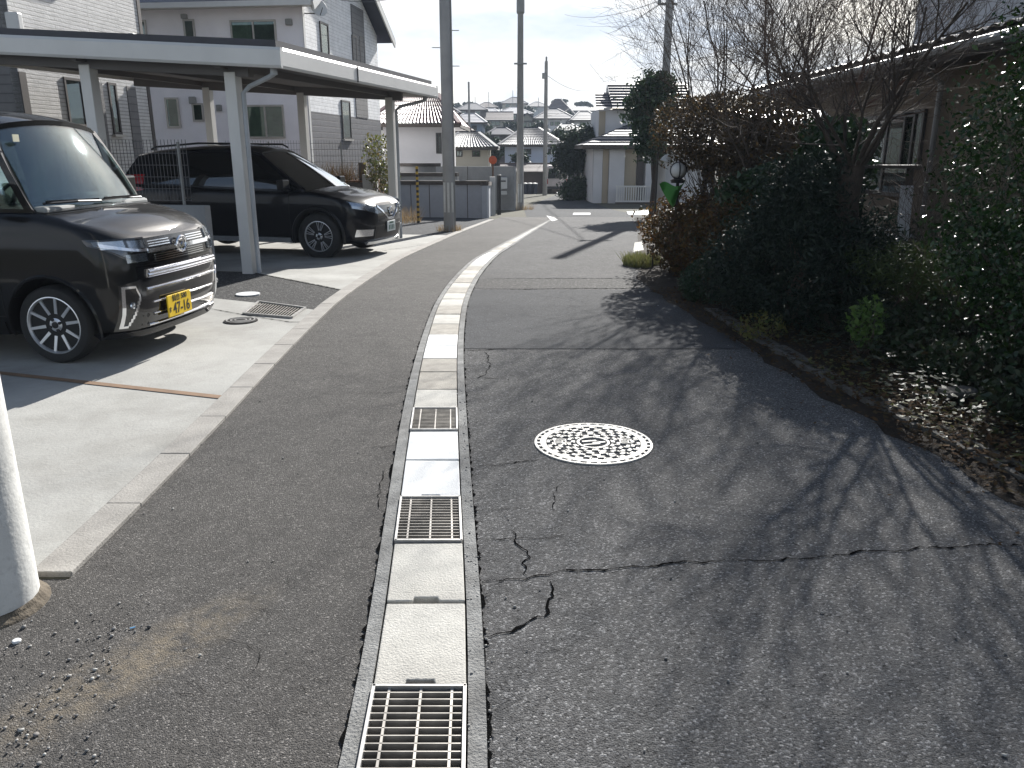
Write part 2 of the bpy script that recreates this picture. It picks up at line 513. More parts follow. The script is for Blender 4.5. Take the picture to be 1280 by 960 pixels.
ribbon(cr, [(607, 801), (630, 793), (655, 784), (684, 774), (688, 762), (697, 748), (694, 738), (688, 727)], .016, seed=2)
ribbon(cr, [(697, 748), (706, 751)], .006, seed=21)
ribbon(cr, [(657, 722), (655, 706), (662, 699), (650, 684), (645, 673), (640, 664)], .012, seed=3)
ribbon(cr, [(588, 584), (625, 582), (662, 577), (682, 575)], .011, seed=4)
ribbon(cr, [(600, 640), (625, 640), (662, 637)], .008, seed=5)
ribbon(cr, [(600, 676), (640, 675), (705, 673)], .008, seed=6)
ribbon(cr, [(582, 439), (640, 437), (720, 436), (800, 437), (890, 436)], .022, seed=7)
ribbon(cr, [(605, 440), (612, 452), (609, 466), (600, 473), (630, 473)], .010, seed=8)
ribbon(cr, [(596, 363), (680, 362), (800, 361)], .03, seed=9)
ribbon(cr, [(608, 349), (700, 348.5), (790, 348.5)], .03, seed=10)
ribbon(cr, [(693, 640), (692, 620), (704, 604)], .006, seed=11)
ribbon(cr, [(470, 640), (478, 610), (484, 588)], .007, seed=12)
ribbon(cr, [(455, 560), (474, 559), (497, 559)], .007, seed=13)
ribbon(cr, [(440, 492), (470, 493), (508, 492)], .008, seed=14)
ribbon(cr, [(672, 820), (690, 817), (720, 818)], .006, seed=15)
ribbon(cr, [(300, 850), (318, 838), (322, 818), (338, 810)], .005, seed=16)
ribbon(cr, [(318, 816), (296, 806), (270, 795)], .004, seed=17)
for k in range(26):
    u0, v0 = rnd.uniform(90, 420), rnd.uniform(660, 900)
    if u0 < 60 + (900 - v0) * .3: continue
    ribbon(cr, [(u0, v0), (u0 + rnd.uniform(8, 26), v0 + rnd.uniform(-7, 7)), (u0 + rnd.uniform(20, 46), v0 + rnd.uniform(-9, 9))], .0035, seed=40 + k)
# crumbled edge beside the drain kerbs
for k, (f, s) in enumerate(((g_out_l, -1), (g_out_r, 1))):
    r = random.Random(k)
    y = 1.2
    L = []
    while y < 15:
        ww = r.choice((.0015, .003, .006, .010, .016)) * r.uniform(.5, 1.2)
        L.append([Vector((f(y) + s * .001, y, gz(y) + .0085)), Vector((f(y) + s * ww, y, gz(y) + .0085))])
        y += r.uniform(.008, .03)
    cr.grid(L)
tag(cr.build('road_cracks', M_crack, recalc=False), kind='structure')
mk = MB()
for q in ([(717, 266.5), (738, 266.5), (738, 268.5), (716, 268.5)], [(683, 270), (690, 271.5), (697, 275), (690, 277)]):
    P = [gp(u, v) for u, v in q]
    mk.add([Vector((p.x, p.y, gz(p.y) + .012)) for p in P], [(0, 1, 2, 3)])
tag(mk.build('road_marking', M_line, recalc=False), kind='structure')

# drain covers and gratings
def cover(y0, y1, kind, name, label, group, notch=False, hgt=.022, seed=0):
    r = random.Random(seed)
    g = .006
    a0, a1 = g_in_l(y0 + g) + .006, g_in_l(y1 - g) + .006
    b0, b1 = g_in_r(y0 + g) - .006, g_in_r(y1 - g) - .006
    z0, z1 = gz(y0), gz(y1)
    o = empty(name, ((a0 + b0 + a1 + b1) / 4, (y0 + y1) / 2, (z0 + z1) / 2), label, 'drain grating' if kind == 'grate' else 'drain cover', group)
    def P(s, t, h):
        return Vector(((a0 + (b0 - a0) * s) * (1 - t) + (a1 + (b1 - a1) * s) * t, y0 + g + (y1 - y0 - 2 * g) * t, z0 + (z1 - z0) * t + h))
    if kind != 'grate':
        mb = MB()
        dz = r.uniform(-.002, .003); tw = r.uniform(-.002, .002)
        if notch:   # lifting slot at the near edge
            poly = [(0, 0), (.33, 0), (.35, .055), (.65, .055), (.67, 0), (1, 0), (1, 1), (0, 1)]
        else:
            poly = [(0, 0), (1, 0), (1, 1), (0, 1)]
        n = len(poly)
        vs = [P(s, t, hgt - .05) for s, t in poly] + [P(s, t, hgt - .008 + dz + tw * (s - .5)) for s, t in poly]
        mb.add(vs, [tuple(range(n))[::-1], tuple(range(n, 2 * n))] + [(i, (i + 1) % n, n + (i + 1) % n, n + i) for i in range(n)])
        me = mb.build('slab', {'plain': M_lid, 'grey': M_lidg, 'white': M_lidw}[kind], o, bevel=.004)
    else:
        mb = MB()
        for s in (.012, .988): mb.bar(P(s, 0, .008), P(s, 1, .008), .009, .034)
        for t in (.012, .988): mb.bar(P(0, t, .008), P(1, t, .008), .008, .034)
        mb.build('frame', M_steel, o)
        mb = MB()
        for s in (.18, .52, .85): mb.bar(P(s, .02, .013), P(s, .98, .013), .007, .010)
        nb = 16
        for k in range(1, nb): mb.bar(P(.02, k / nb, .005), P(.98, k / nb, .005), .0032, .026)
        mb.build('bar_grid', M_grate, o)
    return o
J = [gp(530, v).y for v in (862, 757, 683, 625, 578, 542, 513, 489, 467, 450, 434, 420)]
seq = [('grate', 'nearest steel bar grating at the front of the drain line'),
       ('plain', 'large speckled concrete cover right beyond the nearest grating', True),
       ('plain', 'second speckled concrete cover, just before the middle grating', True),
       ('grate', 'middle steel bar grating between speckled and white concrete covers'),
       ('white', 'bright white concrete cover touching the middle grating', True),
       ('white', 'bright white concrete cover with a broken corner before the third grating'),
       ('grate', 'small third steel bar grating, farthest of the three'),
       ('plain', 'pale concrete cover directly beyond the third grating'),
       ('grey', 'weathered brownish cover second beyond the third grating'),
       ('grey', 'rough grey pitted cover just before the pair of white ones'),
       ('white', 'white painted cover, nearer of the pair by the smooth patch'),
       ('white', 'white painted cover, farther of the pair by the smooth patch')]
y_prev = J[0] - .48
ends = [(y_prev, J[0])] + list(zip(J[:-1], J[1:]))
cg = 'concrete covers along the roadside drain'
gg = 'steel gratings in the roadside drain'
for k, (s, (a, b)) in enumerate(zip(seq, ends)):
    cover(a, b, s[0], 'drain_grating' if s[0] == 'grate' else 'drain_cover', s[1], gg if s[0] == 'grate' else cg, len(s) > 2, seed=k)
y = ends[0][0]; k = 0
while y > -1.5:                                      # behind the photographer's feet
    cover(y - .45, y, 'plain', 'drain_cover', 'speckled concrete cover on this side of the nearest grating', cg, seed=90 + k); y -= .45; k += 1
y = J[-1]; k = 0
yw0, yw1 = gp(600, 330).y, gp(605, 317).y
while y < YE - .5:
    st = .44 if y < yw0 - .1 or y > yw1 else .46
    wht = yw0 - .1 < y < yw1 - .05
    if wht: lab = 'white painted covers past the bend of the drain line'
    elif y < yw0: lab = 'plain grey cover in the row between the two white stretches'
    else: lab = 'pale grey cover far along the drain, past the last white stretch'
    cover(y, y + st, 'white' if wht else ('grey' if k % 5 in (0, 2) and y < 16 else 'plain'), 'drain_cover', lab.replace('covers', 'cover'), cg, seed=200 + k)
    y += st; k += 1

# driveway edge stones
kerb_w = .15
mb = MB()
y = 2.62; k = 0
while y < 24:
    L = .6 if y < 14 else .8
    r = random.Random(k)
    def KP(s, t): 
        yy = y + .0025 + (L - .005) * t
        return Vector((walk_l(yy) - kerb_w * (1 - s), yy, gz(yy)))
    vs = [KP(s, t) + Vector((0, 0, h)) for h in (-.08, .022 + r.uniform(-.001, .001)) for s, t in ((0, 0), (1, 0), (1, 1), (0, 1))]
    mb.add(vs, [(0, 3, 2, 1), (4, 5, 6, 7), (0, 1, 5, 4), (1, 2, 6, 5), (2, 3, 7, 6), (3, 0, 4, 7)])
    y += L; k += 1
tag(mb.build('kerb', M_kerb, bevel=.004), kind='structure')

def flat(name, pts, h, m, up=None):
    """polygon laid on the terrain: outline points (x, y), cut into rows so that it follows the slope"""
    bm = bmesh.new()
    f = bm.faces.new([bm.verts.new((p[0], p[1], 0)) for p in pts])
    y0, y1 = min(p[1] for p in pts), max(p[1] for p in pts)
    yy = y0 + .6
    while yy < y1:
        bmesh.ops.bisect_plane(bm, geom=bm.verts[:] + bm.edges[:] + bm.faces[:], plane_co=(0, yy, 0), plane_no=(0, 1, 0))
        yy += .8
    for v in bm.verts: v.co.z = gz(v.co.y) + h
    bmesh.ops.recalc_face_normals(bm, faces=bm.faces)
    for f in bm.faces:
        if f.normal.z < 0: f.normal_flip()
    me = bpy.data.meshes.new(name); bm.to_mesh(me); bm.free()
    me.materials.append(m)
    o = bpy.data.objects.new(name, me); COL.objects.link(o)
    return tag(o, kind='structure')
kl = lambda y: walk_l(y) - kerb_w - .004
pa = [gp(*q) for q in ((262, 340), (314, 341.5), (432, 364), (400, 389), (262, 374))]
near = [(kl(y), y) for y in np.arange(2.6, pa[3].y - .05, .5)]
flat('driveway', [(-16, 2.6)] + near + [(kl(pa[3].y), pa[3].y), (pa[4].x, pa[4].y), (-16, pa[4].y + 2.6)], .016, M_conc)
ya, yb = pa[3].y, pa[2].y
flat('asphalt_apron', [(-16, pa[4].y + 2.6), (pa[4].x, pa[4].y), (kl(ya), ya), (kl((ya + yb) / 2), (ya + yb) / 2), (kl(yb), yb), (pa[1].x, pa[1].y), (-16, pa[1].y + 2.4)], .012, M_apron)
yc = 17.6
flat('driveway', [(-16, pa[1].y + 2.4), (pa[1].x, pa[1].y)] + [(kl(y), y) for y in [yb] + list(np.arange(yb + .5, yc, .7))] + [(kl(yc), yc), (-5, yc + .8), (-16, yc + 2.6)], .017, M_conc)
flat('gravel_yard', [(-5, yc + .8), (kl(yc), yc)] + [(kl(y), y) for y in np.arange(yc + .4, 25.5, .8)] + [(-1.2, 26.2), (-5, 26.2)], .012, M_patch)
# joints in the driveway slab: a brown timber strip and a dark seam
M_joint = mat('timber_joint', (.20, .125, .075), .9, 0, .2, 10)
jb = MB()
a, b = gp(15, 471), gp(286, 501)
d = (b - a).normalized(); a2 = a - d * 6; s = Vector((-d.y, d.x, 0)) * .03
jb.add([Vector((p.x, p.y, gz(p.y) + .0205)) for p in (a2 - s, b - s, b + s, a2 + s)], [(0, 1, 2, 3)])
tag(jb.build('slab_joint', M_joint, recalc=False), kind='structure')
jb = MB()
for q in (((262, 388), (306, 396), (362, 405), (396, 405.5)), ((314, 342), (372, 353), (432, 365)), ((470, 316), (540, 306))):
    ribbon(jb, q, .02, .021, .002, 5)
tag(jb.build('slab_seam', M_crack, recalc=False), kind='structure')

# manhole cover with its raised cast pattern
M_iron = mat('worn_cast_iron', (.44, .43, .40), .55, .25, .25, 30, spots=.45)
M_irond = mat('cast_iron_recess', (.045, .042, .04), .95, 0, .3, 30, spec=.1)
mc = gp(741.5, 555); mr = .315
mh = empty('manhole_cover', (mc.x, mc.y, gz(mc.y) - .007), 'round worn cast iron manhole cover set in the road asphalt', 'manhole cover')
mb = MB()
mb.lathe([(mr * .985, -.02), (mr * .985, .010), (0, .010)], 64)
mb.build('base_plate', M_irond, mh, local=True)
mb = MB()
mb.lathe([(mr, -.02), (mr, .016), (mr * .995, .018), (mr * .955, .018), (mr * .95, .010)], 64)
for k in range(72):
    t = 2 * math.pi * k / 72
    if k % 2 == 0: mb.box((mr * .925 * math.cos(t), mr * .925 * math.sin(t), .012), (.017, .017, .010), t)
mb.lathe([(mr * .90, .008), (mr * .90, .018), (mr * .80, .018), (mr * .80, .008)], 64)
mb.build('rim', M_iron, mh, local=True)
mb = MB()
def sector(r0, r1, t0, t1, z=.0175, n=4):
    P = [(r0 * math.cos(t0 + (t1 - t0) * i / n), r0 * math.sin(t0 + (t1 - t0) * i / n)) for i in range(n + 1)] + [(r1 * math.cos(t1 - (t1 - t0) * i / n), r1 * math.sin(t1 - (t1 - t0) * i / n)) for i in range(n + 1)]
    mb.prism(P, .006, z)
for ring, (r0, r1, n) in enumerate(((.31, .455, 11), (.47, .625, 15), (.64, .795, 20))):
    for k in range(n):
        t = 2 * math.pi * (k + (ring % 2) * .5) / n
        wd = 2 * math.pi / n
        if ring == 1 and min(abs(((t + wd / 2 + 1) % (2 * math.pi)) - 1.1), abs(t + wd / 2 - math.pi + .1)) < .2: continue
        sector(mr * r0, mr * (r0 + .062), t, t + wd * .60)
        sector(mr * (r0 + .03), mr * (r1 - .02), t + wd * .44, t + wd * .60)
        sector(mr * (r1 - .062), mr * (r1 - .005), t + wd * .52, t + wd * 1.0)
mb.build('raised_pattern', M_iron, mh, local=True)
mb = MB()
mb.lathe([(mr * .28, .006), (mr * .28, .0185), (mr * .235, .0185), (mr * .235, .006)], 40)
for (x, y_, a_, b_) in ((-.02, .02, .08, .018), (.03, .0, .07, .016), (-.01, -.028, .09, .014)): mb.box((x, y_, .012), (a_, b_, .012), .2)
mb.build('centre_emblem', M_iron, mh, local=True)
for sx, an in ((-1, .15), (1, -.1)):
    mb = MB()
    cx, cy = sx * mr * .56, mr * .06
    for (x, y_, a_, b_) in ((0, .030, .068, .008), (0, -.030, .068, .008), (-.030, 0, .008, .06), (.030, 0, .008, .06), (0, .012, .05, .008), (-.006, -.008, .035, .007), (.012, -.006, .008, .04)):
        mb.box((cx + x, cy + y_, .012), (a_, b_, .012), 0)
    mb.build('lettering_block', M_iron, mh, local=True)

# small fixtures in the driveway
def disc_cover(u, v, r, m, label, rings):
    c = gp(u, v, .016)
    o = empty('inspection_cover', (c.x, c.y, gz(c.y) + .016), label, 'inspection cover', 'round covers in the driveway')
    MB().lathe([(r, -.01), (r, .008), (r * .9, .012), (0, .012)], 32).build('lid', m, o, local=True)
    if rings:
        mb = MB()
        for q in (.86, .62, .38): mb.lathe([(r * q, .008), (r * q, .016), (r * (q - .08), .016), (r * (q - .08), .008)], 32)
        mb.build('ring_pattern', M_steel, o, local=True)
    else:
        MB().lathe([(r * .98, .004), (r * 1.02, .004), (r * 1.02, .014), (r * .93, .014)], 32).build('rim', M_lidw, o, local=True)
disc_cover(310, 368.5, .125, M_lidw, 'plain white round cover in the dark asphalt apron', False)
disc_cover(301, 401.5, .15, M_irond, 'patterned metal round cover set in pale concrete', True)
q = [gp(u, v) for u, v in ((305, 395), (365, 400), (382, 388), (324, 380))]
o = empty('driveway_grating', (sum(p.x for p in q) / 4, sum(p.y for p in q) / 4, gz(8)), 'rectangular slatted grating in the concrete beside the asphalt apron', 'drain grating')
def QP(s, t, h):
    p = (q[0] * (1 - s) + q[1] * s) * (1 - t) + (q[3] * (1 - s) + q[2] * s) * t
    return Vector((p.x, p.y, gz(p.y) + h))
mb = MB()
for a, b in (((0, 0), (1, 0)), ((0, 1), (1, 1)), ((0, 0), (0, 1)), ((1, 0), (1, 1))): mb.bar(QP(*a, .02), QP(*b, .02), .022, .03)
mb.build('frame', M_steel, o)
mb = MB()
for k in range(1, 17): mb.bar(QP(k / 17, .02, .021), QP(k / 17, .98, .021), .010, .005)
mb.bar(QP(0, .5, .0208), QP(1, .5, .0208), .008, .004)
mb.build('slats', M_grate, o)
mb = MB(); mb.add([QP(0, 0, .0185), QP(1, 0, .0185), QP(1, 1, .0185), QP(0, 1, .0185)], [(0, 1, 2, 3)])  # near-black sheet above the concrete stands in for the shade below the slats
mb.build('pit_dark', M_crack, o, recalc=False)

# loose grit on the asphalt
def pebbles(name, spots, m, seed):
    r = random.Random(seed)
    V, Fc = [], []
    ico = bmesh.new(); bmesh.ops.create_icosphere(ico, subdivisions=1, radius=1)
    iv = np.array([v.co[:] for v in ico.verts]); fi = np.array([[v.index for v in f.verts] for f in ico.faces]); ico.free()
    n = 0
    for (x, y, s, h) in spots:
        sc = np.array([s * r.uniform(.7, 1.3), s * r.uniform(.7, 1.3), s * r.uniform(.4, .8)])
        j = iv * sc * (1 + np.array([[r.uniform(-.25, .25)] for _ in range(len(iv))]))
        t = r.uniform(0, 6.28); c, q_ = math.cos(t), math.sin(t)
        j = np.stack([j[:, 0] * c - j[:, 1] * q_, j[:, 0] * q_ + j[:, 1] * c, j[:, 2]], 1) + np.array([x, y, gz(y) + h + s * .3])
        V.append(j); Fc.append(fi + n); n += len(iv)
    o = np_obj(name, np.concatenate(V), np.concatenate(Fc), m)
    return tag(o, kind='stuff')
M_peb = leafmat('pebble', [(.05, .05, .05), (.16, .15, .14), (.36, .35, .33), (.10, .10, .10), (.55, .54, .5)], .8, 0.0)
sp = []
for k in range(150):
    t = rnd.random(); u = 15 + 150 * t + rnd.gauss(0, 16); v = 935 - 165 * t + rnd.gauss(0, 20)
    p = gp(u, min(v, 990), .004); sp.append((p.x, p.y, abs(rnd.gauss(.0018, .0020)) + .0010, .006))
for k in range(90):
    p = gp(rnd.uniform(0, 150), rnd.uniform(760, 960), .004); sp.append((p.x, p.y, abs(rnd.gauss(.002, .0022)) + .001, .006))
for k in range(430):
    y = rnd.uniform(1.3, 9); x = rnd.uniform(g_out_r(y) + .05, road_r(y))
    sp.append((x, y, abs(rnd.gauss(.0018, .0018)) + .001, .006))
for k in range(120):
    y = rnd.uniform(1.3, 9); x = rnd.uniform(walk_l(y), g_out_l(y)); sp.append((x, y, abs(rnd.gauss(.0015, .0015)) + .001, .006))
for k in range(160):
    y = rnd.uniform(1.2, 5); x = g_out_r(y) + rnd.uniform(-.05, .03); sp.append((x, y, rnd.uniform(.0015, .005), .012))
pebbles('loose_grit', sp, M_peb, 3)
p = gp(21, 803, .004)
o = MB().lathe([(0, .009), (.011, .0085), (.0135, .005), (.0125, 0), (0, 0)], 20, Matrix.Translation((p.x, p.y, gz(p.y) + .005))).build('bottle_cap', M_lidw, None, smooth=True)
tag(o, 'small white round cap lying at the foot of the concrete pole', 'litter')
p = gp(166, 786, .004)
o = MB().box((p.x, p.y, gz(p.y) + .008), (.016, .004, .003), .5).build('plastic_scrap', mat('blue_plastic', (.12, .3, .5), .4), None)
tag(o, 'tiny blue plastic scrap lying on the brown pavement grit', 'litter')
# sandy drift on the pavement
# ------------------------------------------------------------------ cars
def paint(name, col, flake=0.0, rough=.28, coat=1.0, spec=.5):
    m, nt, b = newmat(name)
    v = coords(nt)
    n = noise_(nt, v, 1.6, 4)
    c = ramp(nt, n, [(.3, tuple(x * .85 for x in col)), (.7, tuple(x * 1.15 for x in col))])
    nt.links.new(c, b.inputs['Base Color'])
    b.inputs['Metallic'].default_value = flake; b.inputs['Roughness'].default_value = rough
    b.inputs['Coat Weight'].default_value = coat; b.inputs['Coat Roughness'].default_value = .05; b.inputs['Specular IOR Level'].default_value = spec
    return m
M_van = paint('brown_grey_car_paint', (.0095, .0093, .0095), .0, .5, .7, .04)
M_suvp = paint('black_car_paint', (.004, .004, .006), 0.0, .3, .45, .10)
M_trim = mat('black_plastic', (.012, .012, .013), .35, 0, .1, 5)
M_gloss = mat('gloss_black', (.008, .008, .009), .12, 0, .05, 5, coat=1)
M_seam = mat('panel_gap', (.004, .004, .004), .8)
M_chrome = mat('chrome', (.86, .87, .90), .09, 1.0, .03, 8)
M_alloy = mat('alloy', (.70, .71, .73), .32, .8, .06, 10)
M_tyre = mat('tyre_rubber', (.014, .014, .014), .8, 0, .2, 12, .3, 60)
M_well = mat('wheel_well', (.004, .004, .004), .95)
M_glassf = glassmat('windscreen_glass', (.82, .92, .89), .03, .03)
M_glassb = glassmat('bright_windscreen', (.5, .55, .6), .42, .05)
M_glassd = glassmat('privacy_glass', (.05, .055, .06), .05)
M_lens = glassmat('lamp_lens', (.82, .85, .88), .05, .03)
M_reflector = mat('lamp_reflector', (.75, .77, .8), .18, .9)
M_seat = mat('seat_cloth', (.16, .155, .15), .9, 0, .2, 12)
M_dash = mat('dash_plastic', (.28, .29, .28), .7)
M_red = mat('red_lamp', (.35, .012, .015), .12, 0, .1, 8, coat=1)
M_plate_y = mat('yellow_plate', (.78, .52, .012), .5, 0, .05, 6)
M_plate_w = mat('white_plate', (.72, .76, .74), .5, 0, .05, 6)
M_ink = mat('plate_ink', (.012, .012, .012), .6)
M_green = mat('green_ink', (.02, .10, .06), .6)

class Car:
    def __init__(c, **k):
        c.__dict__.update(k)
    def lerp(c, tab, x): return float(np.interp(x, [p[0] for p in tab], [p[1] for p in tab]))
    def w(c, z): return c.lerp(c.wid, z)
    def xf(c, z): return c.lerp(c.front, z)
    def xr(c, z): return c.lerp(c.rear, z)
    def zt(c, x): return c.lerp(c.deck, x)
    def Xf(c, y, z):
        w = c.w(z); ya = min(abs(y), w * .9995)
        x = c.xf(z) - c.bow * (ya / w) ** 2
        s = (ya - (w - c.rc)) / c.rc
        if s > 0: x -= c.dx * (1 - math.sqrt(max(0, 1 - s * s)))
        return x
    def Xr(c, y, z):
        w = c.w(z); ya = min(abs(y), w * .9995)
        x = c.xr(z) + c.bow * .6 * (ya / w) ** 2
        s = (ya - (w - c.rcr)) / c.rcr
        if s > 0: x += c.rcr * (1 - math.sqrt(max(0, 1 - s * s)))
        return x
    def half(c, t):
        """half outline of the lower body at height fraction t"""
        pts = []
        def zz(x): return c.zb + t * (c.zt(x) - c.zb)
        inset = c.lerp([(0, .05), (.05, .012), (.1, 0), (.9, 0), (.955, .012), (.985, .035), (1, .07)], t)
        def P(fx, ya, isx=True):
            x = 0
            z = zz(c.front[2][1] if fx == 'f' else c.rear[2][1])
            for _ in range(4):
                x = c.Xf(ya(z), z) if fx == 'f' else c.Xr(ya(z), z)
                z = zz(x)
            y = ya(z)
            sgn = 1 if fx == 'f' else -1
            pts.append((x - sgn * inset, max(0, y - inset * min(1, y / .3)), z))
        for k in range(5): P('f', lambda z, k=k: (c.w(z) - c.rc) * k / 4)
        for k in range(1, 8): P('f', lambda z, k=k: c.w(z) - c.rc + c.rc * math.sin(math.pi / 2 * k / 7))
        xa = c.Xf(c.w(.5), .5); xb = c.Xr(c.w(.5), .5)
        n = 44
        for k in range(1, n):
            x0 = pts[11][0]
            x = x0 + (xb - x0) * k / n
            z = zz(x); pts.append((x, c.w(z) - inset, z))
        for k in range(7, 0, -1): P('r', lambda z, k=k: c.w(z) - c.rcr + c.rcr * math.sin(math.pi / 2 * k / 7))
        for k in range(4, -1, -1): P('r', lambda z, k=k: (c.w(z) - c.rcr) * k / 4)
        return pts
    def lower(c):
        T = [0, .05, .1, .2, .32, .45, .58, .70, .80, .88, .93, .955, .985, 1.0]
        bm = bmesh.new()
        rings = []
        for t in T:
            h = c.half(t)
            rings.append([bm.verts.new(p) for p in h] + [bm.verts.new((p[0], -p[1], p[2])) for p in h[-2:0:-1]])
        n = len(rings[0])
        for a, b in zip(rings, rings[1:]):
            for i in range(n): bm.faces.new((a[i], a[(i + 1) % n], b[(i + 1) % n], b[i]))
        def cap(ring, crown):
            H = len(c.half(.5)); m = 9
            L = ring[:H]; Rr = [ring[0]] + ring[:H - 1:-1]
            Rr = Rr[:H - 1] + [ring[H - 1]]
            rows = []
            for i in range(H):
                if i in (0, H - 1): rows.append([L[i]] * m); continue
                a, b = L[i].co, Rr[i].co
                row = [L[i]]
                for j in range(1, m - 1):
                    s = j / (m - 1); q = a.lerp(b, s); q.z += crown * min(1, abs(a.y) / .6) ** 2 * (1 - (2 * s - 1) ** 2); row.append(bm.verts.new(q))
                row.append(Rr[i]); rows.append(row)
            for r0, r1 in zip(rows, rows[1:]):
                for j in range(m - 1):
                    f = []
                    for v in (r0[j], r0[j + 1], r1[j + 1], r1[j]):
                        if v not in f: f.append(v)
                    if len(f) > 2: bm.faces.new(f)
        cap(rings[-1], c.crown); cap(rings[0], 0)
        bmesh.ops.recalc_face_normals(bm, faces=bm.faces)
        me = bpy.data.meshes.new('body'); bm.to_mesh(me); bm.free()
        return me
    def fstrip(c, mb, y0, y1, zb, zt, off=.004, n=10, m=2, th=.02, rear=False):
        """panel wrapped on the nose between y0 and y1; zb / zt give its lower and upper edge"""
        zb_ = zb if callable(zb) else (lambda y: zb); zt_ = zt if callable(zt) else (lambda y: zt)
        P, Q = [], []
        fn = c.Xr if rear else c.Xf
        for i in range(n + 1):
            y = y0 + (y1 - y0) * i / n
            rp, rq = [], []
            for j in range(m + 1):
                z = zb_(y) + (zt_(y) - zb_(y)) * j / m
                e = .004
                x = fn(y, z); sy = (fn(y + e, z) - fn(y - e, z)) / (2 * e); sz = (fn(y, z + e) - fn(y, z - e)) / (2 * e)
                nrm = Vector((1, -sy, -sz)).normalized() * (-1 if rear else 1)
                p = Vector((x, y, z))
                rp.append(p + nrm * off); rq.append(p - nrm * th)
            P.append(rp); Q.append(rq)
        mb.slab(P, Q)
    def sstrip(c, mb, side, x0, x1, zb, zt, off=.003, n=8, m=4, th=.012):
        zb_ = zb if callable(zb) else (lambda x: zb); zt_ = zt if callable(zt) else (lambda x: zt)
        P, Q = [], []
        for i in range(n + 1):
            x = x0 + (x1 - x0) * i / n
            rp, rq = [], []
            for j in range(m + 1):
                z = zb_(x) + (zt_(x) - zb_(x)) * j / m
                rp.append(Vector((x, side * (c.w(z) + off), z))); rq.append(Vector((x, side * (c.w(z) - th), z)))
            P.append(rp); Q.append(rq)
        mb.slab(P, Q)
    # greenhouse: bottom line (belt) and top line (roof edge)
    def B(c, x, side): 
        z = c.zt(x) - .012
        return Vector((x, side * (c.w(z) - .055), z))
    def T_(c, x, side): return Vector((x, side * c.lerp(c.roofw, x), c.lerp(c.roof, x) - .02))
    def ruled(c, mb, side, b0, b1, t0, t1, off, th, n=5, m=6, f0=0.0, f1=1.0):
        P, Q = [], []
        for i in range(n + 1):
            s = i / n
            b = c.B(b0 + (b1 - b0) * s, side); t = c.T_(t0 + (t1 - t0) * s, side)
            rp, rq = [], []
            for j in range(m + 1):
                r = f0 + (f1 - f0) * j / m
                p = b.lerp(t, r); bulge = .022 * math.sin(math.pi * r)
                rp.append(p + Vector((0, side * (off + bulge), 0))); rq.append(p + Vector((0, side * (off + bulge - th), 0)))
            P.append(rp); Q.append(rq)
        mb.slab(P, Q)
    def screen(c, mb, rear, off, th, f0=.0, f1=1.0, ym=1.0, n=12, m=6):
        xb, xt = (c.scr_b, c.scr_t) if not rear else (c.rscr_b, c.rscr_t)
        sg = -1 if rear else 1
        P, Q = [], []
        for i in range(n + 1):
            s = (-1 + 2 * i / n) * ym
            bx = xb - sg * .10 * s * s; tx = xt - sg * .05 * s * s
            b = Vector((bx, s * (c.w(c.zt(bx)) - .055), c.zt(xb) + c.crown * .9 * (1 - s * s) - .01)); t = Vector((tx, s * c.lerp(c.roofw, xt), c.lerp(c.roof, xt) - .02 + c.rcrown * (1 - s * s)))
            P.append([b.lerp(t, f0 + (f1 - f0) * j / m) + Vector((sg * (off + .02 * math.sin(math.pi * j / m)), 0, off * .4)) for j in range(m + 1)])
            Q.append([p - Vector((sg * th, 0, th * .3)) for p in P[-1]])
        mb.slab(P, Q)
    def roof_mesh(c, mb):
        P, Q = [], []
        n, m = 22, 14
        x0, x1 = c.scr_t, c.rscr_t
        for i in range(n + 1):
            rp, rq = [], []
            for j in range(m + 1):
                s = -1 + 2 * j / m
                x = x0 + (x1 - x0) * i / n
                if i == 0: x += .012
                xx = x - (.05 * s * s if i < 3 else 0) * (1 - i / 3)
                e = abs(s)
                z = c.lerp(c.roof, x) + c.rcrown * (1 - s * s) - (.03 * max(0, (e - .8) / .2) ** 2)
                y = s * (c.lerp(c.roofw, x) + .012)
                rp.append(Vector((xx, y, z))); rq.append(Vector((xx, y * .985, z - .035)))
            P.append(rp); Q.append(rq)
        mb.slab(P, Q)

def arch_cut(me, centres, r, w):
    o = bpy.data.objects.new('tmp', me); COL.objects.link(o)
    mb = MB()
    for x, z, s in centres:
        M = Matrix.Translation((x, s * (w - .10), z)) @ Matrix.Rotation(R(90), 4, 'X')
        mb.lathe([(r, -.145), (r, .145)], 40, M)
    cme = mb.build('tmpc', M_well)
    md = o.modifiers.new('b', 'BOOLEAN'); md.operation = 'DIFFERENCE'; md.object = cme; md.solver = 'EXACT'; md.use_self = True; md.use_hole_tolerant = True
    dg = bpy.context.evaluated_depsgraph_get(); dg.update()
    out = bpy.data.meshes.new_from_object(o.evaluated_get(dg))
    bpy.data.objects.remove(o); bpy.data.objects.remove(cme)
    return out

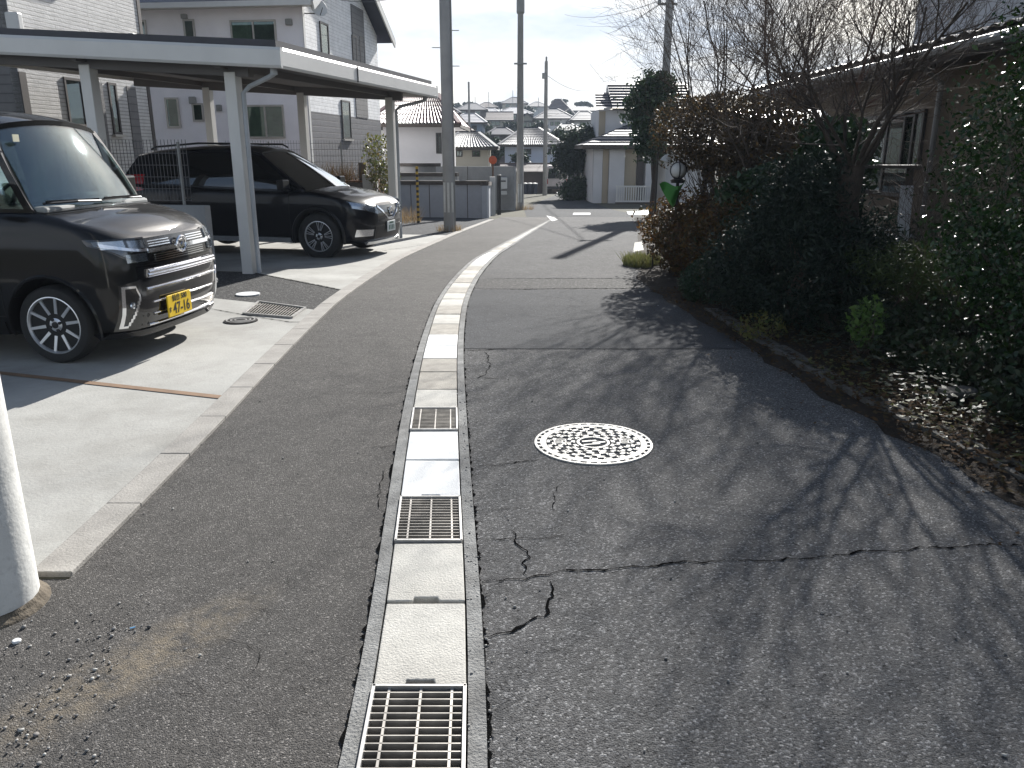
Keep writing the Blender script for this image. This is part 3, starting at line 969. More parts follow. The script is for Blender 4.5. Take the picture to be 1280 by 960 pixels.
def make_wheel(root, x, y, r, rr, wd, spokes, style, side, steer=0.0):
    """tyre, rim and brake disc; side -1 = right hand side of the car"""
    M = Matrix.Translation((x, y, r)) @ Matrix.Rotation(steer, 4, 'Z') @ Matrix.Rotation(R(90) * -side, 4, 'X')   # local +z points outwards
    h = wd / 2
    mb = MB(); mb.lathe([(.02, h - .075), (rr * .62, h - .075), (rr * .62, h - .09), (.02, h - .09)], 28, M)
    wh = mb.build('wheel', mat('brake_disc', (.25, .25, .25), .4, .8), root, local=True)
    mb = MB()
    mb.lathe([(rr * .98, -h + .01), (rr * 1.08, -h), (r * .93, -h + .006), (r * .985, -h + .025), (r, -h + .05), (r, h - .05), (r * .985, h - .025), (r * .93, h - .006), (rr * 1.10, h), (rr * 1.0, h - .008), (rr * .98, h - .03)], 44, M)
    mb.build('tyre', M_tyre, wh, local=True, smooth=True)
    mb = MB()
    mb.lathe([(rr * .93, h - .11), (rr * .95, h - .02), (rr * .985, h - .004), (rr * 1.02, h - .006), (rr * 1.01, h - .03), (rr * .97, h - .11)], 44, M)
    mb.lathe([(.0, h - .022), (rr * .16, h - .022), (rr * .24, h - .03), (rr * .25, h - .06), (0, h - .06)], 24, M)
    for k in range(spokes):
        t = 2 * math.pi * k / spokes + .16
        for dt, ws in style:
            ca, sa = math.cos(t), math.sin(t); cb, sb = math.cos(t + dt), math.sin(t + dt)
            a = Vector((rr * .16 * ca, rr * .16 * sa, h - .036)); b = Vector((rr * .955 * cb, rr * .955 * sb, h - .016))
            d = (b - a).normalized(); s_ = Vector((-d.y, d.x, 0)).normalized()
            vs = []
            for p, q in ((a, ws * 1.15), (b, ws * .8)):
                for i, j in ((-1, -.022), (1, -.022), (1, 0), (-1, 0)): vs.append(M @ (p + s_ * (q * i) + Vector((0, 0, j))))
            mb.add(vs, [(0, 3, 2, 1), (4, 5, 6, 7), (0, 1, 5, 4), (1, 2, 6, 5), (2, 3, 7, 6), (3, 0, 4, 7)])
    mb.build('rim', M_alloy if style is not None else M_gloss, wh, local=True)
    mb = MB()
    for k in range(4):
        t = 2 * math.pi * k / 4 + .4
        mb.lathe([(.011, h - .03), (.011, h - .016), (0, h - .016)], 8, M @ Matrix.Translation((rr * .17 * math.cos(t) * 1.15, rr * .17 * math.sin(t) * 1.15, 0)))
    mb.lathe([(.024, h - .025), (.024, h - .017), (0, h - .016)], 14, M)
    mb.build('wheel_nut_set', M_trim, wh, local=True)
    return wh

def text_mesh(name, body, size, M, mt, parent, ext=.0012, sx=1.0):
    cu = bpy.data.curves.new('t', 'FONT'); cu.body = body; cu.size = size; cu.align_x = 'CENTER'; cu.align_y = 'CENTER'; cu.extrude = ext
    cu.offset = size * .012
    o = bpy.data.objects.new('t', cu); COL.objects.link(o)
    dg = bpy.context.evaluated_depsgraph_get(); dg.update()
    me = bpy.data.meshes.new_from_object(o.evaluated_get(dg)); bpy.data.objects.remove(o)
    me.transform(M @ Matrix.Scale(sx, 4, (1, 0, 0)))
    me.materials.clear(); me.materials.append(mt); me.name = name
    r = bpy.data.objects.new(name, me); COL.objects.link(r); r.parent = parent
    return r

def seats(root, spots, wz):
    for x, y in spots:
        mb = MB()
        mb.box((x, y, wz + .02), (.50, .46, .16)); 
        M = Matrix.Translation((x - .24, y, wz + .36)) @ Matrix.Rotation(R(-12), 4, 'Y')
        mb.box((0, 0, 0), (.14, .46, .62), 0, M); mb.box((0, 0, .42), (.09, .26, .17), 0, M)
        mb.build('seat', M_seat, root, local=True, bevel=.04)

# ---- kei van, nose towards the road
V = Car(L=3.395, zb=.19, crown=.035, rcrown=.055, bow=.05, rc=.30, dx=.22, rcr=.10,
        wid=[(.15, .66), (.25, .705), (.4, .730), (.6, .7375), (.8, .733), (.95, .722), (1.10, .705)],
        front=[(.15, 1.52), (.22, 1.575), (.35, 1.605), (.60, 1.615), (.78, 1.60), (.88, 1.57), (.96, 1.52), (1.1, 1.47)],
        rear=[(.15, -1.63), (.3, -1.675), (.6, -1.69), (1.1, -1.68)],
        deck=[(-1.8, 1.08), (.55, 1.08), (.95, 1.075), (1.15, 1.035), (1.38, .985), (1.52, .925), (1.60, .87), (1.68, .82)],
        roof=[(-1.66, 1.69), (-1.2, 1.73), (-.4, 1.745), (.2, 1.735), (.5, 1.70), (.66, 1.655)],
        roofw=[(-1.66, .60), (-.4, .625), (.4, .61), (.66, .575)],
        scr_b=1.02, scr_t=.66, rscr_b=-1.66, rscr_t=-1.60)
ang = R(-8)
van = empty('kei_van', (-4.16, 6.48, gz(6.5) + .017), 'brown grey boxy mini van with a yellow plate parked on the concrete drive', 'van', rz=ang)
me = arch_cut(V.lower(), [(x, .285, s) for x in (.98, -1.40) for s in (-1, 1)], .345, .7375)
me.materials.clear(); me.materials.append(M_van)
me.polygons.foreach_set('use_smooth', [True] * len(me.polygons)); me.set_sharp_from_angle(angle=R(32))
o = bpy.data.objects.new('body', me); COL.objects.link(o); o.parent = van
mb = MB(); V.roof_mesh(mb); mb.build('roof', M_van, van, local=True, smooth=True)
mb = MB()
for s in (-1, 1):
    V.ruled(mb, s, 1.02 - .10, .955 - .10, .62, .575, -.002, .05)         # front pillar
    V.ruled(mb, s, .55, .47, .42, .36, -.002, .05)
    V.ruled(mb, s, -.42, -.56, -.42, -.54, -.002, .05)
    V.ruled(mb, s, -1.38, -1.66, -1.36, -1.60, -.002, .05)
    V.ruled(mb, s, .955, -1.60, .60, -1.60, .0, .03, 20, 2, .93, 1.0)
    V.ruled(mb, s, .93, -1.60, .60, -1.60, .0, .03, 20, 2, .0, .05)
    P = [V.B(1.02 - .10, s), V.T_(.62, s)]
V.screen(mb, True, 0, .03, 0, .14)
mb.build('pillar_frame', M_van, van, local=True, smooth=True)
mb = MB(); V.screen(mb, False, .002, .006, .03, .97, .985); mb.build('windscreen', M_glassf, van, local=True, smooth=True)
mb = MB(); V.screen(mb, True, .002, .006, .12, .96, .96); mb.build('rear_window', M_glassd, van, local=True, smooth=True)
for s in (-1, 1):
    for (b0, b1, t0, t1), g in (((.87, .55, .575, .42), M_glassf), ((.47, -.42, .36, -.42), M_glassf), ((-.56, -1.38, -.54, -1.36), M_glassd)):
        mb = MB(); V.ruled(mb, s, b0, b1, t0, t1, -.004, .006, 6, 6, .05, .93); mb.build('side_window', g, van, local=True, smooth=True)
mb = MB()
mb.box((.78, 0, 1.08), (.42, 1.26, .06)); mb.box((.62, .30, 1.13), (.12, .36, .07))
mb.build('dashboard', M_dash, van, local=True, bevel=.02)
mb = MB(); M = Matrix.Translation((.50, -.33, 1.12)) @ Matrix.Rotation(R(-60), 4, 'Y')
mb.tube([M @ Vector((.18 * math.cos(t), .18 * math.sin(t), 0)) for t in np.linspace(0, 2 * math.pi, 25)], .014, 6, False)
mb.bar(M @ Vector((-.18, 0, 0)), M @ Vector((.18, 0, 0)), .03, .02); mb.build('steering_wheel', M_trim, van, local=True)
seats(van, [(.12, -.33), (.12, .33), (-.85, -.33), (-.85, .33)], .90)
mb = MB(); M = Matrix.Translation((.63, 0, 1.58)); mb.box((0, 0, 0), (.02, .22, .06), 0, M); mb.bar((.63, 0, 1.6), (.66, 0, 1.66), .02, .02); mb.build('rear_view_mirror', M_trim, van, local=True, bevel=.01)
mb = MB(); p = V.B(.98, 1); mb.box((.725, -.47, 1.575), (.004, .06, .05)); mb.build('windscreen_sticker', mat('sticker', (.62, .6, .45), .6), van, local=True)
# cowl, wipers
mb = MB()
P, Q = [], []
for i in range(13):
    s = -1 + 2 * i / 12
    x = 1.06 - .10 * s * s; y = s * .64
    P.append([Vector((x - .07, y, V.zt(x) + .035 * (1 - s * s) + .006)), Vector((x + .04, y, V.zt(x + .04) + .035 * (1 - s * s) + .006))]); Q.append([p - Vector((0, 0, .03)) for p in P[-1]])
mb.slab(P, Q); mb.build('cowl', M_trim, van, local=True)
for y0, y1 in ((-.10, -.60), (.42, -.06)):
    mb = MB(); mb.tube([(1.06, y0, 1.125), (1.045, (y0 + y1) / 2, 1.135), (1.02 - .10 * (y1 / .66) ** 2 + .02, y1, 1.13)], .009, 5); mb.bar((1.055, y0 - .02, 1.14), (1.03 - .1 * (y1 / .66) ** 2 + .02, y1 + .02, 1.145), .012, .012); mb.build('wiper', M_trim, van, local=True)
# doors (front and sliding), seams, handles
for s in (-1, 1):
    for x in (.62, -.46):
        mb = MB(); V.sstrip(mb, s, x - .004, x + .004, .34, 1.06, .0035, 1, 10); mb.build('door_seam', M_seam, van, local=True)
    mb = MB(); V.sstrip(mb, s, .62, -1.0, .335, .343, .0035, 12, 1); mb.build('door_seam', M_seam, van, local=True)
    for x, nm in ((-.34, 'front'), (-.62, 'rear')):
        mb = MB(); mb.tube([(x - .09, s * .735, .88), (x - .07, s * .765, .885), (x + .07, s * .765, .885), (x + .09, s * .735, .88)], .012, 6); mb.build('door_handle', M_van, van, local=True, smooth=True)
    mb = MB()
    V.sstrip(mb, s, .60, -1.10, .20, .30, .012, 12, 3, .03); mb.build('side_skirt', M_van, van, local=True, smooth=True)
    # arch lips
    for xc in (.98, -1.40):
        mb = MB()
        ring = []
        for k in range(25):
            t = math.pi * (k / 24) * 1.16 - .25
            x, z = xc + .352 * math.cos(t), .285 + .352 * math.sin(t)
            ring.append((x, s * (V.w(max(.2, z)) - .004), z))
        mb.tube(ring, .014, 6)
        mb.build('arch_lip', M_van, van, local=True, smooth=True)
    # door mirror
    mb = MB(); mb.bar((.70, s * .70, 1.12), (.66, s * .80, 1.14), .06, .04); M = Matrix.Translation((.66, s * .84, 1.20)); mb.box((0, 0, 0), (.09, .20, .17), 0, M)
    mb.build('door_mirror', M_van, van, local=True, bevel=.03)
# front lamps, grille, bumper
zl = lambda y: .73 + .06 * max(0, (abs(y) - .42) / .3)
zu = lambda y: .885 + .015 * max(0, (abs(y) - .4) / .33)
for s in (-1, 1):
    mb = MB(); V.fstrip(mb, s * .40, s * .727, lambda y: .695 + .16 * max(0, (abs(y) - .50) / .23) ** 1.4, lambda y: .885 + .012 * abs(y), .003, 18, 4, .03)
    hl = mb.build('headlight', M_gloss, van, local=True, smooth=True)
    mb = MB(); V.fstrip(mb, s * .42, s * .715, lambda y: .715 + .15 * max(0, (abs(y) - .50) / .23) ** 1.4, lambda y: .872 + .012 * abs(y), .012, 18, 4, .003)
    mb.build('lens', M_lens, hl, local=True, smooth=True)
    mb = MB()
    V.fstrip(mb, s * .43, s * .56, .815, .872, .006, 6, 2, .0); V.fstrip(mb, s * .58, s * .70, .825, .878, .006, 8, 2, .0)
    V.fstrip(mb, s * .43, s * .60, .722, .780, .006, 6, 2, .0)
    mb.build('reflector', M_reflector, hl, local=True)
    mb = MB(); V.fstrip(mb, s * .41, s * .70, lambda y: .788 + .06 * max(0, (abs(y) - .42) / .3) ** 2, lambda y: .806 + .07 * max(0, (abs(y) - .42) / .3) ** 2, .014, 16, 1, .006)
    mb.build('light_bar', M_chrome, hl, local=True)
    # corner intake with a bright closed frame
    mb = MB(); V.fstrip(mb, s * .53, s * .672, lambda y: .235 + .03 * (abs(y) - .53), lambda y: .60 - .2 * (abs(y) - .53), .003, 12, 4, .02)
    ci = mb.build('corner_intake', M_gloss, van, local=True, smooth=True)
    mb = MB()
    V.fstrip(mb, s * .640, s * .658, .262, .562, .012, 3, 6, .01)
    V.fstrip(mb, s * .575, s * .640, .545, .562, .012, 6, 1, .01)
    V.fstrip(mb, s * .615, s * .640, .262, .278, .012, 6, 1, .01)
    zz_ = lambda y: .545 - (.545 - .47) * max(0, min(1, (.575 - abs(y)) / .03)) if abs(y) < .575 else .545
    V.fstrip(mb, s * .548, s * .575, lambda y: zz_(y) - .016, lambda y: zz_(y) + .012, .011, 6, 1, .01)
    for k in range(8):
        z0 = .47 - (.47 - .278) * k / 8; y0 = .548 + (.615 - .548) * k / 8
        V.fstrip(mb, s * (y0 - .002), s * (y0 + .011), z0 - .026, z0 + .003, .011, 2, 1, .01)
    mb.build('intake_frame', M_chrome, ci, local=True)
    mb = MB(); M = Matrix.Translation((V.Xf(s * .605, .42) + .002, s * .605, .42)) @ Matrix.Rotation(R(90), 4, 'Y') @ Matrix.Rotation(0, 4, 'X'); mb.lathe([(.022, 0), (.022, .014), (.012, .016), (0, .012)], 16, M); mb.build('fog_lamp', M_reflector, ci, local=True)
mb = MB(); V.fstrip(mb, -.40, .40, .695, .88, .002, 16, 4, .02); gr = mb.build('upper_grille', M_gloss, van, local=True, smooth=True)
mb = MB()
V.fstrip(mb, -.42, .42, .775, .800, .018, 20, 1, .01)
for k in range(4): V.fstrip(mb, -.34, .34, .705 + .016 * k, .711 + .016 * k, .008, 16, 1, .006)
for k in range(3):
    V.fstrip(mb, .12, .38, .815 + .018 * k, .822 + .018 * k, .006, 8, 1, .006); V.fstrip(mb, -.38, -.12, .815 + .018 * k, .822 + .018 * k, .006, 8, 1, .006)
mb.build('chrome_bar_set', M_chrome, gr, local=True)
M = Matrix.Translation((V.Xf(0, .80) + .022, 0, .802)) @ Matrix.Rotation(R(90), 4, 'Y')
mb = MB(); mb.tube([M @ Vector((.056 * math.cos(t), .066 * math.sin(t), 0)) for t in np.linspace(0, 2 * math.pi, 33)], .009, 8, False)
# slanting letter-like figure inside the ring (u to the right seen from ahead, v up)
EM = Matrix(((0, 0, 1, V.Xf(0, .80) + .022), (1, 0, 0, 0), (0, 1, 0, .802), (0, 0, 0, 1)))
def emb(poly): mb.prism(poly, -.006, .006, EM)
emb([(-.040, .030), (.012, .036), (.034, .014), (.018, .012), (.006, .022), (-.034, .018)])
emb([(.034, .014), (-.012, -.040), (-.024, -.030), (.016, .014)])
emb([(-.036, .006), (-.026, .010), (-.012, -.040), (-.026, -.034)])
mb.build('emblem', M_chrome, gr, local=True)
mb = MB(); V.fstrip(mb, -.55, .55, .225, .69, .0015, 22, 6, .03); lg = mb.build('lower_grille', M_gloss, van, local=True, smooth=True)
mb = MB()
def cbar(y1, z, r, off=.004):
    ys_ = np.linspace(-y1, y1, 21); mb.tube([(V.Xf(y, z) + off, y, z) for y in ys_], r, 10)
cbar(.47, .645, .020, .012); cbar(.48, .622, .016, .014); cbar(.49, .525, .011)
for z in (.42, .335): cbar(.43, z, .007)
cbar(.47, .255, .011)
mb.build('chrome_bar_set', M_chrome, lg, local=True)
mb = MB(); V.fstrip(mb, -.68, .68, .185, .232, .014, 26, 2, .05); mb.build('bumper_lip', M_van, van, local=True, smooth=True)
# number plate: a little to the right hand side as in the photo
py, pz = -.15, .36
px = V.Xf(py, pz) + .026
pl = MB().box((px, py, pz), (.012, .33, .165)).build('number_plate', M_plate_y, van, local=True, bevel=.004)
PM = Matrix(((0, 0, 1, px + .0065), (1, 0, 0, py), (0, 1, 0, pz), (0, 0, 0, 1)))
text_mesh('plate_number', '47-16', .115, PM @ Matrix.Translation((.018, -.028, 0)), M_ink, pl, sx=.88)
text_mesh('plate_region', '仙台 580', .055, PM @ Matrix.Translation((0, .052, 0)), M_ink, pl)
text_mesh('plate_kana', 'す', .045, PM @ Matrix.Translation((-.140, -.03, 0)), M_ink, pl)
for x in (.98, -1.40):
    for s in (-1, 1): make_wheel(van, x, s * .645, .283, .205, .16, 10, [(0, .0115)], s)

# ---- black crossover under the carport
S = Car(L=4.64, zb=.24, crown=.05, rcrown=.05, bow=.10, rc=.42, dx=.30, rcr=.22,
        wid=[(.2, .84), (.32, .885), (.55, .905), (.8, .91), (1.0, .895), (1.12, .87)],
        front=[(.2, 2.13), (.30, 2.20), (.5, 2.24), (.7, 2.25), (.85, 2.21), (.95, 2.13), (1.1, 1.98)],
        rear=[(.2, -2.16), (.35, -2.28), (.6, -2.31), (.9, -2.28), (1.2, -2.22)],
        deck=[(-2.4, 1.15), (-1.6, 1.13), (.2, 1.06), (.95, 1.045), (1.25, 1.055), (1.66, .99), (1.98, .92), (2.13, .86), (2.28, .76)],
        roof=[(-2.05, 1.58), (-1.7, 1.64), (-.9, 1.70), (-.2, 1.715), (.15, 1.68), (.34, 1.63)],
        roofw=[(-2.05, .56), (-1.2, .60), (-.2, .61), (.34, .575)],
        scr_b=1.32, scr_t=.34, rscr_b=-2.20, rscr_t=-1.98)
sa = R(-14)
sw = Vector((-3.02, 12.84, 0)) - Matrix.Rotation(sa, 3, 'Z') @ Vector((1.39, -.79, 0))
suv = empty('parked_suv', (sw.x, sw.y, gz(sw.y) + .02), 'black rounded crossover car parked beneath the flat white carport', 'car', rz=sa)
me = arch_cut(S.lower(), [(x, .36, s) for x in (1.39, -1.315) for s in (-1, 1)], .425, .91)
me.materials.clear(); me.materials.append(M_suvp)
me.polygons.foreach_set('use_smooth', [True] * len(me.polygons)); me.set_sharp_from_angle(angle=R(32))
o = bpy.data.objects.new('body', me); COL.objects.link(o); o.parent = suv
mb = MB(); S.roof_mesh(mb); mb.build('roof', M_suvp, suv, local=True, smooth=True)
mb = MB()
for s in (-1, 1):
    S.ruled(mb, s, 1.30 - .10, 1.08, .32, .22, -.002, .05)
    S.ruled(mb, s, .12, -.02, -.08, -.20, -.002, .05)
    S.ruled(mb, s, -.88, -1.02, -.95, -1.08, -.002, .05)
    S.ruled(mb, s, -1.62, -2.20, -1.50, -1.98, -.002, .05)
    S.ruled(mb, s, 1.2, -2.2, .30, -1.98, .0, .03, 20, 2, .90, 1.0)
    S.ruled(mb, s, 1.2, -2.2, .30, -1.98, .0, .03, 20, 2, .0, .06)
S.screen(mb, True, 0, .03, 0, .2)
mb.build('pillar_frame', M_suvp, suv, local=True, smooth=True)
mb = MB(); S.screen(mb, False, .002, .006, .02, .97, .985); mb.build('windscreen', M_glassb, suv, local=True, smooth=True)
mb = MB(); S.screen(mb, True, .002, .006, .18, .96, .96); mb.build('rear_window', M_glassd, suv, local=True, smooth=True)
for s in (-1, 1):
    for (b0, b1, t0, t1), g in (((1.10, .12, .22, -.08), M_glassd), ((-.02, -.88, -.20, -.95), M_glassd), ((-1.02, -1.62, -1.08, -1.50), M_glassd)):
        mb = MB(); S.ruled(mb, s, b0, b1, t0, t1, -.004, .006, 6, 6, .06, .90); mb.build('side_window', g, suv, local=True, smooth=True)
    mb = MB(); mb.tube([(.15, s * .60, 1.71), (.05, s * .595, 1.765), (-.8, s * .585, 1.775), (-1.6, s * .575, 1.72), (-1.7, s * .57, 1.68)], .016, 6); mb.build('roof_rail', M_trim, suv, local=True, smooth=True)
    for x in (.92, -.02, -.98):
        mb = MB(); S.sstrip(mb, s, x - .004, x + .004, .36, 1.03, .0035, 1, 10); mb.build('door_seam', M_seam, suv, local=True)
    mb = MB(); S.sstrip(mb, s, .9, -.9, .25, .33, .02, 12, 3, .03); mb.build('side_skirt', M_alloy, suv, local=True)
    for x in (.10, -.86):
        mb = MB(); mb.tube([(x - .10, s * .90, .92), (x - .08, s * .935, .925), (x + .08, s * .935, .925), (x + .10, s * .90, .92)], .014, 6); mb.build('door_handle', M_chrome, suv, local=True, smooth=True)
    for xc in (1.39, -1.315):
        mb = MB()
        ring = [(xc + .435 * math.cos(t), s * (S.w(max(.25, .36 + .435 * math.sin(t))) - .002), .36 + .435 * math.sin(t)) for t in np.linspace(-.25, math.pi + .25, 25)]
        mb.tube(ring, .026, 6)
        mb.build('arch_lip', M_trim, suv, local=True, smooth=True)
    mb = MB(); mb.bar((.92, s * .84, 1.07), (.90, s * .96, 1.10), .08, .04); mb.box((.90, s * 1.0, 1.15), (.11, .22, .16)); mb.build('door_mirror', M_suvp, suv, local=True, bevel=.03)
    mb = MB(); S.fstrip(mb, s * .48, s * .86, lambda y: .70 + .10 * max(0, (abs(y) - .48) / .38), lambda y: .79 + .10 * max(0, (abs(y) - .48) / .38), .006, 18, 3, .03); hl = mb.build('headlight', M_reflector, suv, local=True, smooth=True)
    mb = MB(); S.fstrip(mb, s * .47, s * .87, lambda y: .69 + .10 * max(0, (abs(y) - .48) / .38), lambda y: .80 + .10 * max(0, (abs(y) - .48) / .38), .014, 18, 3, .003); mb.build('lens', M_lens, hl, local=True, smooth=True)
    mb = MB(); S.fstrip(mb, s * .56, s * .83, .36, lambda y: .46 + .04 * (abs(y) - .5), .008, 12, 2, .02); mb.build('fog_lamp_panel', M_reflector, suv, local=True)
    mb = MB(); S.fstrip(mb, s * .60, s * .88, lambda y: .92, lambda y: 1.10, .004, 14, 3, .03, True); tl = mb.build('tail_lamp', M_red, suv, local=True)
    mb = MB(); S.sstrip(mb, s, -1.70, -2.14, lambda x: 1.04 - (-1.70 - x) * .12, lambda x: 1.07 + (-1.70 - x) * .16, .014, 10, 3, .02); mb.build('tail_lamp', M_red, suv, local=True)
    mb = MB(); S.ruled(mb, s, -1.76, -2.19, -1.72, -2.10, .012, .03, 6, 4, .02, .34); mb.build('tail_lamp', M_red, suv, local=True)
    mb = MB(); S.sstrip(mb, s, -1.88, -2.12, .94, .985, .018, 8, 2, .02); mb.build('tail_lamp_clear', M_reflector, suv, local=True)
mb = MB(); S.fstrip(mb, -.46, .46, .56, .82, .002, 18, 4, .03); gr = mb.build('grille', M_gloss, suv, local=True, smooth=True)
mb = MB()
for s in (-1, 1):
    f = lambda y: .80 - .22 * max(0, 1 - abs(abs(y) - .10) / .30) if False else .60 + .5 * abs(abs(y) - .10)
    S.fstrip(mb, s * .10, s * .44, lambda y: .585 + .62 * (abs(y) - .10), lambda y: .62 + .62 * (abs(y) - .10), .014, 10, 1, .01)
S.fstrip(mb, -.10, .10, .585, .62, .014, 4, 1, .01)
mb.build('chrome_chevron', M_chrome, gr, local=True)
M = Matrix.Translation((S.Xf(0, .72) + .016, 0, .72)) @ Matrix.Rotation(R(90), 4, 'Y')
mb = MB(); mb.tube([M @ Vector((.062 * math.cos(t), .062 * math.sin(t), 0)) for t in np.linspace(0, 2 * math.pi, 33)], .009, 8, False); mb.box((S.Xf(0, .72) + .018, 0, .72), (.01, .16, .026)); mb.build('emblem', M_chrome, gr, local=True)
mb = MB(); S.fstrip(mb, -.52, .52, .30, .50, .003, 16, 3, .02); mb.build('lower_grille', M_trim, suv, local=True)
mb = MB(); S.fstrip(mb, -.62, .62, .225, .275, .016, 20, 2, .05); mb.build('skid_plate', M_alloy, suv, local=True, smooth=True)
px = S.Xf(0, .47) + .02
pl = MB().box((px, 0, .475), (.012, .33, .165)).build('number_plate', M_plate_w, suv, local=True, bevel=.004)
mb = MB()
for k in range(4): mb.box((px + .0065, -.09 + .062 * k, .455), (.003, .03, .075))
mb.box((px + .0065, 0, .53), (.003, .16, .025)); mb.build('plate_marks', M_green, pl, local=True)
seats(suv, [(.35, -.38), (.35, .38), (-.6, -.38), (-.6, .38)], .82)
for x in (1.39, -1.315):
    for s in (-1, 1): 
        wh = make_wheel(suv, x, s * .79, .36, .235, .225, 5, [(-.28, .007), (-.12, .0055), (.12, .0055), (.28, .007)], s)
# ------------------------------------------------------------------ built things
M_white = mat('off_white_metal', (.60, .595, .57), .45, 0, .05, 3, spots=.06)
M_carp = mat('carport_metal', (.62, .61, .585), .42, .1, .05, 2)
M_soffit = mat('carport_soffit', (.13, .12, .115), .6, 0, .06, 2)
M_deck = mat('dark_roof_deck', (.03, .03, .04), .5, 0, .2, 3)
M_pipe = mat('grey_pvc', (.40, .42, .44), .45)
M_pole = mat('pole_concrete', (.30, .29, .27), .85, 0, .14, 2.2, .3, 60, spots=.2, dirt=((.17, .16, .145), .5))
M_polel = mat('pale_pole_concrete', (.60, .60, .575), .8, 0, .12, 3, .2, 50, spots=.25, dirt=((.24, .23, .21), .5))
M_polemid = mat('grey_pole_concrete', (.33, .325, .315), .85, 0, .15, 2, .3, 60)
M_wallc = mat('cast_concrete', (.33, .33, .325), .85, 0, .12, 1.1, .3, 30, spots=.12, dirt=((.17, .17, .165), .55))
M_wallp = mat('painted_block', (.40, .42, .45), .8, 0, .10, 1.0, .2, 30, dirt=((.25, .25, .26), .5))
M_coping = mat('dark_coping', (.075, .062, .052), .85, 0, .25, 3)
M_mesh = mat('fence_wire', (.10, .10, .105), .5, .5)
M_fpost = mat('grey_post', (.26, .26, .25), .5, .3)
M_lav = mat('lavender_siding', (.82, .80, .83), .8, 0, .05, 2, .15, 30)
M_tile = brickmat('pale_tile_siding', (.56, .55, .535), (.51, .50, .485), (.34, .33, .31), 2.4, .075, .7, .5, .5, .14)
M_tileb = brickmat('white_panel_siding', (.84, .84, .84), (.80, .80, .80), (.62, .62, .62), 2.2, .10, .5, .55, .5, .10)
M_dgrey = brickmat('dark_grey_siding', (.10, .10, .112), (.095, .095, .106), (.06, .06, .065), 3.0, .17, .5, .6, .5, .10)
M_greyw = brickmat('grey_wall_siding', (.15, .145, .145), (.14, .135, .135), (.08, .08, .08), 3.0, .16, .4, .6, .5, .08)
M_navy = mat('navy_roof', (.022, .026, .048), .42, .1, .25, 4)
M_wfr = mat('window_frame', (.045, .042, .04), .4, .3)
M_wfrw = mat('window_frame_light', (.42, .40, .37), .4, .3)
M_pane = glassmat('window_pane', (.62, .72, .64), .03)
M_room = mat('dim_room_tone', (.15, .19, .165), .9, 0, .4, 2.5)
M_curt = mat('pale_curtain', (.40, .46, .40), .9, 0, .25, 6)
M_brown = mat('brown_trim', (.055, .045, .04), .6)

TH = R(10)
e1 = Vector((math.cos(TH), -math.sin(TH), 0)); e2 = Vector((math.sin(TH), math.cos(TH), 0))
O_ = Vector((-3.5, 10.7, 0))
def PF(a, b, z=None, h=0.0):
    p = O_ + e1 * a + e2 * b
    p.z = gz(p.y) + h if z is None else z
    return p

# ---- carport
cp = empty('carport', PF(-2.3, 3.1), 'flat roofed off white carport over the black crossover car', 'carport')
ra, la, nb_, fb = .78, -5.6, -.32, 6.75
def RZ(a, b, up=0.0): return 2.46 - .06 * (a - ra) + .012 * b + up
def RP(a, b, up=0.0): return PF(a, b, RZ(a, b, up))
mb = MB()
P = [[RP(la + (ra - la) * i / 6, nb_ + (fb - nb_) * j / 6, .06) for j in range(7)] for i in range(7)]
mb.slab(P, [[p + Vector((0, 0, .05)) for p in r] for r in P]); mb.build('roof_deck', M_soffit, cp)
mb = MB()
P = [[RP(la + .05 + (ra - la - .1) * i / 6, nb_ + .06 + (fb - nb_ - .12) * j / 6, .235) for j in range(7)] for i in range(7)]
mb.slab(P, [[p + Vector((0, 0, .085)) for p in r] for r in P]); mb.build('roof_cover', M_deck, cp)
def fascia(p, q):
    a = [Vector((x.x, x.y, x.z)) for x in (p, q)]
    d = (a[1] - a[0]).normalized(); s = Vector((d.y, -d.x, 0))
    prof = [(0, 0), (.035, .0), (.05, .03), (.05, .20), (.03, .235), (-.03, .235), (-.03, .21), (0, .2)]
    mb = MB(); n = len(prof)
    vs = [x + s * o + Vector((0, 0, z)) for x in a for o, z in prof]
    mb.add(vs, [tuple(range(n)), tuple(range(n, 2 * n))[::-1]] + [(i, (i + 1) % n, n + (i + 1) % n, n + i) for i in range(n)])
    return mb.build('fascia', M_carp, cp)
fascia(RP(la, nb_), RP(ra + .05, nb_)); fascia(RP(ra, nb_ - .02), RP(ra, fb)); fascia(RP(ra + .05, fb), RP(la, fb)); fascia(RP(la, fb), RP(la, nb_))
mb = MB(); mb.bar(RP(ra + .055, 2.2, .01), RP(ra + .055, 2.2, .23), .012, .02); mb.build('fascia_joint', M_wfr, cp)
for b in (0.0, 6.2):
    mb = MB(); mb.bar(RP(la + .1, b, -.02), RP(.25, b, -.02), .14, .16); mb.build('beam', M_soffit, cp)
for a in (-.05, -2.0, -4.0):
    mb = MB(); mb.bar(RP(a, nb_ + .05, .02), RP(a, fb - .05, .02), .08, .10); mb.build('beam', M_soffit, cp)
for b, aa in ((0, (0, -2.0, -4.1)), (6.2, (0, -1.85, -3.9))):
    for a in aa:
        p = PF(a, b); mb = MB()
        mb.box((p.x, p.y, (p.z - .05 + RZ(a, b) - .06) / 2), (.15, .17, RZ(a, b) - p.z), -TH); mb.build('post', M_carp, cp, bevel=.008)
